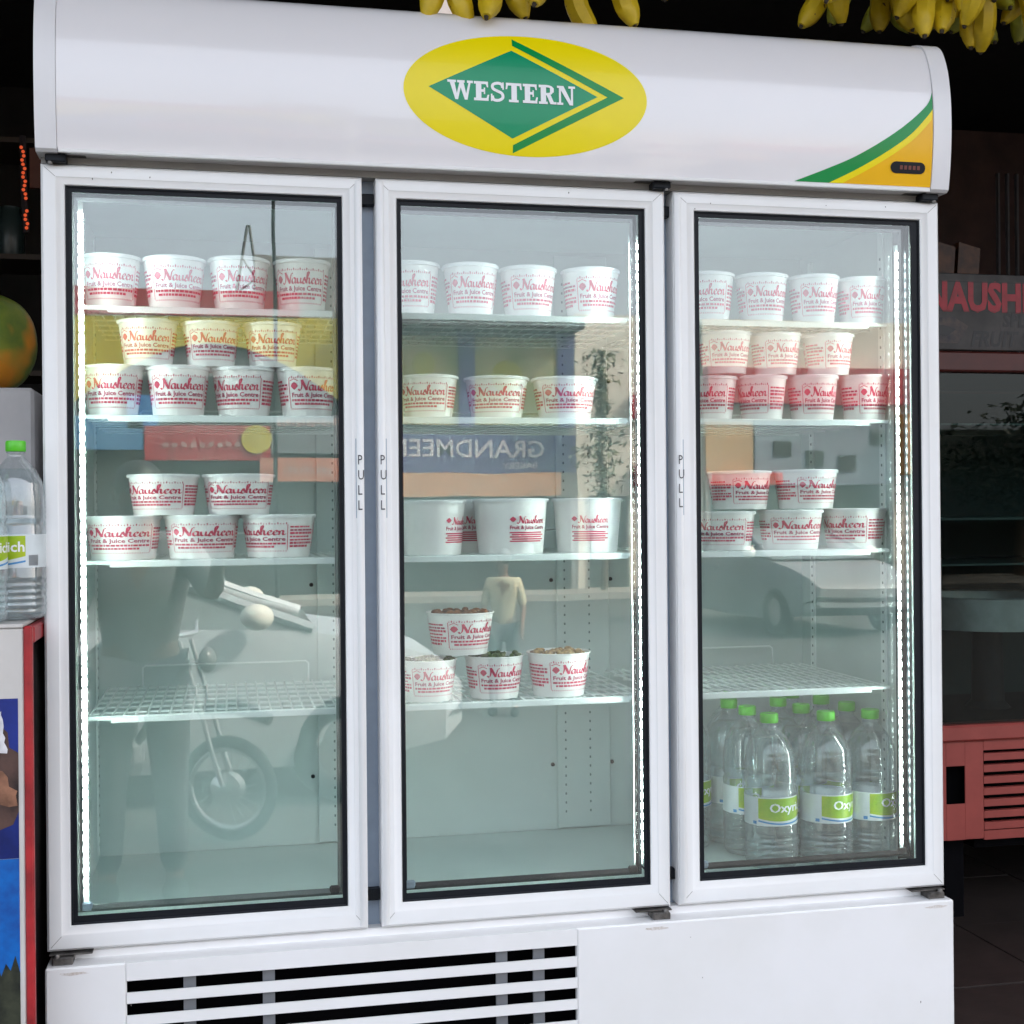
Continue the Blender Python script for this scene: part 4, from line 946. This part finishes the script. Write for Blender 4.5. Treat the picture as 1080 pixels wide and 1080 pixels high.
# potted tree
tre = thing('small_tree', 'small leafy tree between bakery and cream house', 'tree', (7.1, YB + .9, RZ + .1))
part('trunk', MB().tube([(0, 0, 0), (.05, 0, 1.3), (-.03, .02, 2.8), (.02, 0, 4.1)], [.07, .05, .035, .012], 7), mat('bark', (.12, .08, .05), .9), tre)
m = MB(); rl = random.Random(3)
for k in range(900):
    a = rl.uniform(0, 2 * PI); h_ = rl.uniform(1.6, 4.4); r = abs(rl.gauss(0, .24 + .12 * math.sin(h_ * 3))); c = Vector((r * math.cos(a), r * math.sin(a), h_))
    d = Vector((rl.uniform(-1, 1), rl.uniform(-1, 1), rl.uniform(-.6, .6))).normalized() * .09; e_ = d.cross(Vector((rl.uniform(-1, 1), .3, 1))).normalized() * .035
    m.add([c - d, c + e_, c + d, c - e_], [(0, 1, 2, 3)])
part('crown', m, mat('leaf', (.10, .12, .03), .6, var=.4), tre)
for kx, ky, kh, kl in ((16.9, 1.0, 3.5, 'round dark street tree nearest the market hall'), (20.0, -.6, 4.2, 'wide dark street tree beyond the market hall'), (23.4, .8, 3.9, 'farthest dark street tree beyond the market hall')):
    tt = thing('street_tree', kl, 'tree', (kx, YB + ky, RZ)); rl = random.Random(int(kx * 10))
    m = MB().tube([(0, 0, 0), (.06, 0, 1.2), (0, .05, 2.2), (.1, 0, kh - .8)], [.17, .13, .10, .03], 8)
    cl = []
    for k in range(9):
        a = 2 * PI * k / 9 + rl.uniform(-.3, .3); q = (1.1 * math.cos(a) * rl.uniform(.6, 1.2), .9 * math.sin(a), kh * rl.uniform(.55, .95)); cl.append(q)
        m.tube([(0, .03, rl.uniform(1.5, 2.2)), (q[0] * .5, q[1] * .5, q[2] * .8), q], [.07, .04, .015], 5)
    part('trunk', m, MATS['bark'], tt)
    m = MB()
    for k in range(2600):
        c0 = Vector(cl[rl.randrange(9)]); c = c0 + Vector((rl.gauss(0, .42), rl.gauss(0, .42), rl.gauss(0, .36)))
        d = Vector((rl.uniform(-1, 1), rl.uniform(-1, 1), rl.uniform(-.6, .6))).normalized() * .13; e_ = d.cross(Vector((rl.uniform(-1, 1), .3, 1))).normalized() * .055
        m.add([c - d, c + e_, c + d, c - e_], [(0, 1, 2, 3)])
    part('crown', m, mat('dark_leaf', (.035, .055, .02), .6, var=.4), tt)

# vehicles
def wheel(parent, x, y, z, r, w_, moto=False):
    wh = link('wheel', None, parent, (x, y, z))
    tr = []; R = r - w_ * .45
    for k in range(10): 
        a = 2 * PI * k / 10; tr.append((r - w_ * .45 + w_ * .45 * math.cos(a), w_ * .5 * math.sin(a)))
    part('tyre', MB().lathe(tr + tr[:1], 32, axis='y', cap=False), BLACK, wh, True)
    if moto:
        part('rim', MB().lathe([(r - w_ * .9, -.016), (r - w_ * .9 - .02, 0), (r - w_ * .9, .016), (r - w_ * .9 + .003, 0), (r - w_ * .9, -.016)], 36, axis='y', cap=False), CHR, wh, True)
        part('hub', MB().lathe([(.035, -.05), (.075, -.03), (.075, .03), (.035, .05)], 20, axis='y'), CHR, wh, 40)
        m = MB()
        for k in range(20):
            a = 2 * PI * k / 20; m.tube([(.06 * math.cos(a), 0, .06 * math.sin(a)), ((r - w_) * math.cos(a + .2), 0, (r - w_) * math.sin(a + .2))], .0018, 4)
        part('spokes', m, CHR, wh, kind='stuff')
    else:
        part('rim', MB().lathe([(r * .66, -w_ * .3), (r * .60, w_ * .3), (r * .2, w_ * .42), (.01, w_ * .44)], 28, axis='y'), CHR, wh, 40)
    return wh
CHR = mat('bright_metal', (.75, .76, .76), .25, .85, var=.05)
def car(name, label, loc, yawd, paint):
    c = thing(name, label, 'car', loc); c.rotation_euler = (0, 0, math.radians(yawd))
    # side profile x (rear to front), widths; loft across
    secs = [(-1.88, .45, .72, .60), (-1.80, .30, .95, .76), (-1.2, .22, .97, .82), (0, .20, .96, .84), (1.0, .21, .93, .83), (1.45, .24, .86, .80), (1.80, .30, .74, .72), (1.92, .38, .60, .58)]
    rg = [[(x, -w_ * .96, zb), (x, -w_, zb + .12), (x, -w_, zt - .16), (x, -w_ * .93, zt), (x, w_ * .93, zt), (x, w_, zt - .16), (x, w_, zb + .12), (x, w_ * .96, zb)] for x, zb, zt, w_ in secs]
    m = MB().rings(rg); n = len(secs); m.f += [tuple(range(8))[::-1], tuple(range((n - 1) * 8, n * 8))]
    part('body', m, paint, c, 35)
    gh = [(-1.72, .97, .74, .97), (-1.30, 1.36, .66, .97), (-.5, 1.44, .64, .965), (.25, 1.40, .64, .955), (1.05, .94, .74, .94)]
    part('roof', MB().box(-1.32, .28, -.60, .60, 1.215, 1.28, .03), paint, c)
    m = MB()
    for s_ in (-1, 1):
        m.add([(-1.72, s_ * .76, .96), (-1.27, s_ * .615, 1.225), (.28, s_ * .615, 1.22), (1.08, s_ * .76, .93)], [(0, 1, 2, 3)])
    m.add([(.28, -.60, 1.23), (.28, .60, 1.23), (1.10, .74, .935), (1.10, -.74, .935)], [(0, 1, 2, 3)]); m.add([(-1.30, -.60, 1.23), (-1.30, .60, 1.23), (-1.75, .74, .955), (-1.75, -.74, .955)], [(0, 1, 2, 3)])
    part('windows', m, mat('dark_car_glass', (.15, .17, .175), .15), c)
    for s_ in (-1, 1):
        part('roof_pillar', MB().tube([(1.08, s_ * .765, .94), (.28, s_ * .62, 1.24), (-1.27, s_ * .62, 1.24), (-1.72, s_ * .765, .96)], .032, 6), paint, c)
        part('door_pillar', MB().tube([(-.15, s_ * .775, .95), (-.15, s_ * .63, 1.23)], .03, 6), BLACK, c)
        part('mirror', MB().ball((.78, s_ * .90, 1.02), .11, 14, 9, (.8, .75, .68)), CHR if 0 else mat('pale_mirror_shell', (.75, .73, .65), .4), c, True)
        part('headlight', MB().ball((1.74, s_ * .56, .66), .14, 12, 8, (.6, 1, .6)), mat('lamp_lens', (.12, .12, .12), .15), c, True)
        part('door_handle', MB().box(-.35, -.18, s_ * .845 - .02, s_ * .845 + .02, .80, .83), paint, c)
        for x in (-1.2, 1.25): wheel(c, x, s_ * .76, .30, .30, .18)
    return c
SILV = mat('silver_white_paint', (.40, .43, .46), .5, .1, var=.02)
car('silver_car', 'silver white car parked behind the photographer', (-.31, -5.45, RZ), 0, SILV)
car('grey_car', 'grey car standing further along the road', (7.6, -14.2, RZ), 84, mat('grey_car_paint', (.20, .21, .22), .35, coat=.2, var=.02))
def moto(label, loc, rot):
    c = thing('motorcycle', label, 'motorcycle', loc); c.rotation_euler = (0, 0, math.radians(rot))
    DK = mat('dark_moto_paint', (.03, .03, .035), .3)
    wheel(c, 0, 0, .25, .25, .06, True); wheel(c, -1.25, 0, .30, .30, .10, True)
    for s_ in (-1, 1): part('fork', MB().tube([(0, s_ * .06, .27), (-.16, s_ * .06, .78), (-.22, s_ * .06, .95)], .012, 8), GALV, c)
    part('frame', MB().tube([(-.20, 0, .82), (-.75, 0, .74), (-1.2, 0, .70)], .03, 8).tube([(-.25, 0, .75), (-.55, 0, .35), (-1.25, 0, .30)], .025, 8), DK, c)
    part('tank', MB().ball((-.48, 0, .86), .2, 16, 10, (1.3, .65, .62)), DK, c, True)
    part('seat', MB().box(-1.25, -.68, -.13, .13, .76, .86, .03), BLACK, c)
    part('engine', MB().lathe([(.11, .30), (.13, .36), (.13, .44), (.10, .48), (.10, .60)], 14, (-.58, 0, 0)), GALV, c)
    part('handlebar', MB().tube([(-.34, -.36, 1.02), (-.22, -.12, .98), (-.22, .12, .98), (-.34, .36, 1.02)], .013, 8), CHR, c)
    part('headlight', MB().ball((-.10, 0, .86), .06, 14, 8, (.7, 1, 1)), mat('lamp_lens', (.12, .12, .12), .15), c, True)
    part('mudguard', MB().tube([(.22, 0, .58), (.05, 0, .64), (-.15, 0, .62)], [.03, .045, .03], 6), DK, c)
    return c
moto('dark motorcycle with spoked wheels parked at the shop front', (.315, -3.95, RZ), 25)

# people
SKIN = mat('brown_skin', (.20, .10, .06), .5, var=.06, sub=.1); HAIR = mat('black_hair', (.01, .008, .007), .5)
def skin_mesh(name, verts, edges, m, parent, root=0, lv=1):
    me = bpy.data.meshes.new(name); me.from_pydata([v[:3] for v in verts], edges, [])
    o = bpy.data.objects.new(name, me); COL.objects.link(o)
    mo = o.modifiers.new('s', 'SKIN'); 
    for i, v in enumerate(verts):
        r = v[3]; r = (r, r) if not isinstance(r, tuple) else r
        me.skin_vertices[0].data[i].radius = r
    me.skin_vertices[0].data[root].use_root = True
    o.modifiers.new('u', 'SUBSURF').levels = lv
    dg = bpy.context.evaluated_depsgraph_get(); dg.update(); nm = bpy.data.meshes.new_from_object(o.evaluated_get(dg)); nm.name = name
    bpy.data.objects.remove(o); nm.materials.clear(); nm.materials.append(m); nm.shade_smooth(); q = link(name, nm, parent); return q
def person(label, loc, rot, J, shirt, trouser, hair=True):
    p = thing('person', label, 'person', loc); p.rotation_euler = (0, 0, math.radians(rot))
    v = []; e = []; ix = {}
    def add(n, r, to=None):
        ix[n] = len(v); v.append((*J[n], r)); 
        if to: e.append((ix[to], ix[n]))
    add('pelvis', (.15, .11)); add('waist', (.135, .10), 'pelvis'); add('chest', (.165, .115), 'waist'); add('neck0', .07, 'chest'); add('neck', .052, 'neck0'); add('head0', .075, 'neck'); add('head1', .088, 'head0'); add('head2', .06, 'head1')
    for s_ in 'LR':
        add('sh' + s_, .062, 'chest'); add('el' + s_, .042, 'sh' + s_); add('wr' + s_, .027, 'el' + s_); add('pa' + s_, (.038, .018), 'wr' + s_)
        add('hip' + s_, .095, 'pelvis'); add('kn' + s_, .06, 'hip' + s_); add('an' + s_, .04, 'kn' + s_); add('to' + s_, .035, 'an' + s_)
        for k in range(4):
            f0, f1, f2 = J['f' + s_][k]; a = len(v); v.extend([(*f0, .010), (*f1, .009), (*f2, .007)]); e.extend([(ix['pa' + s_], a), (a, a + 1), (a + 1, a + 2)])
        t0, t1 = J['t' + s_]; a = len(v); v.extend([(*t0, .012), (*t1, .009)]); e.extend([(ix['wr' + s_], a), (a, a + 1)])
    skin_mesh('body', v, e, SKIN, p)
    def cloth(nm, names, links, extra, m):
        vv = []; ii = {}
        for n in names:
            r = v[ix[n]][3]; r = r if isinstance(r, tuple) else (r, r); ii[n] = len(vv); vv.append((*J[n], (r[0] + extra, r[1] + extra)))
        skin_mesh(nm, vv, [(ii[a], ii[b]) for a, b in links], m, p)
    cloth('shirt', ['waist', 'chest', 'neck0', 'shL', 'elL', 'shR', 'elR', 'pelvis'], [('pelvis', 'waist'), ('waist', 'chest'), ('chest', 'neck0'), ('chest', 'shL'), ('shL', 'elL'), ('chest', 'shR'), ('shR', 'elR')], .014, shirt)
    cloth('trousers', ['pelvis', 'hipL', 'knL', 'anL', 'hipR', 'knR', 'anR'], [('pelvis', 'hipL'), ('hipL', 'knL'), ('knL', 'anL'), ('pelvis', 'hipR'), ('hipR', 'knR'), ('knR', 'anR')], .018, trouser)
    hc = Vector(J['head1']); f = Vector(J['face'])
    m = MB().ball(tuple(hc + Vector((0, 0, .045)) - f * .022), .103, 18, 12, (.93, .98, .88)); part('hair', m, HAIR, p, True)
    m = MB()
    side = f.cross(Vector((0, 0, 1)))
    for s_ in (-1, 1): m.ball(tuple(hc + f * .083 + side * .032 * s_ + Vector((0, 0, .005))), .011, 8, 6)
    part('eyes', m, BLACK, p, True)
    part('nose', MB().ball(tuple(hc + f * .098 + Vector((0, 0, -.025))), .016, 8, 6, (1, 1, 1.6)), SKIN, p, True)
    part('mouth', MB().ball(tuple(hc + f * .088 + Vector((0, 0, -.062))), .020, 8, 6, (1, .6, .3)), mat('lips', (.2, .06, .05), .5), p, True)
    part('ears', MB().ball(tuple(hc + side * .09), .022, 8, 6, (.5, 1, 1.4)).ball(tuple(hc - side * .09), .022, 8, 6, (.5, 1, 1.4)), SKIN, p, True)
    for s_ in 'LR':
        a = Vector(J['an' + s_]); t = Vector(J['to' + s_]); c = (a + t) / 2
        part('shoe', MB().ball((c.x, c.y, c.z - .02), .1, 12, 8, (.55 if abs(t.y - a.y) > abs(t.x - a.x) else 1.5, 1.5 if abs(t.y - a.y) > abs(t.x - a.x) else .55, .55)), BLACK, p, True)
    return p
def hand(c, d, u):
    """fingers curled round a phone edge: c palm centre, d finger direction, u spread direction"""
    c, d, u = Vector(c), Vector(d).normalized(), Vector(u).normalized(); n = d.cross(u)
    out = []
    for k in range(4):
        o = c + u * (.012 * (k - 1.5)) ; l = (.9, 1.05, 1.0, .8)[k]
        out.append((tuple(o + d * .035), tuple(o + d * (.035 + .026 * l) + n * .01), tuple(o + d * (.04 + .030 * l) + n * .030 * l)))
    return out, (tuple(c - u * .035 + n * .01), tuple(c - u * .045 + d * .03 + n * .025))
# photographer: local +y faces the fridge; stands on the road behind the camera
J = dict(pelvis=(0, 0, .95), waist=(0, 0, 1.10), chest=(0, .01, 1.34), neck0=(0, .0, 1.47), neck=(0, .01, 1.53), head0=(0, .03, 1.58), head1=(0, .03, 1.645), head2=(0, .02, 1.70), face=(0, 1, 0),
    shL=(-.19, 0, 1.42), elL=(-.26, -.03, 1.15), wrL=(-.27, .07, .92), paL=(-.27, .10, .85), shR=(.19, 0, 1.42), elR=(.30, .16, 1.24), wrR=(.32, .34, 1.42), paR=(.345, .385, 1.48),
    hipL=(-.10, 0, .90), knL=(-.12, .02, .49), anL=(-.13, -.02, .09), toL=(-.14, .12, .04), hipR=(.10, 0, .90), knR=(.12, .02, .49), anR=(.13, -.02, .09), toR=(.14, .12, .04))
J['fL'], J['tL'] = hand(J['paL'], (0, .1, -1), (0, 1, 0)); J['fR'], J['tR'] = hand(J['paR'], (.1, .1, .9), (-.5, .1, .2))
person('person in grey shirt and dark grey trousers holding up a phone', (-.03, -3.02, RZ), 0, J, mat('dark_shirt', (.17, .17, .18), .8, bump=.2), mat('dark_trousers', (.13, .13, .15), .8, bump=.2))
ph = thing('phone', 'phone held up by the photographer', 'phone', (.325, -2.60, 1.185))
part('case', MB().box(-.080, .080, -.008, -.001, -.040, .036, .003), BLACK, ph); part('screen', MB().box(-.076, .076, -.0105, -.0085, -.037, .033), mat('phone_screen', (.05, .05, .05), .1), ph)
# youngster standing at the roadside
J = dict(J); J.update(elR=(.25, .02, 1.15), wrR=(.24, .14, .95), paR=(.24, .17, .88), elL=(-.25, .02, 1.15), wrL=(-.20, .20, 1.05), paL=(-.17, .25, 1.03), face=(-1, 0, 0))
J['fL'], J['tL'] = hand(J['paL'], (.3, .9, 0), (0, 0, 1)); J['fR'], J['tR'] = hand(J['paR'], (0, .1, -1), (0, 1, 0))
yp = person('youngster in pale yellow shirt standing at the roadside', (2.40, -7.5, RZ), 20, J, mat('pale_yellow_shirt', (.50, .45, .30), .8), mat('dark_grey_trousers', (.05, .06, .07), .8)); yp.scale = (.62, .62, .72)
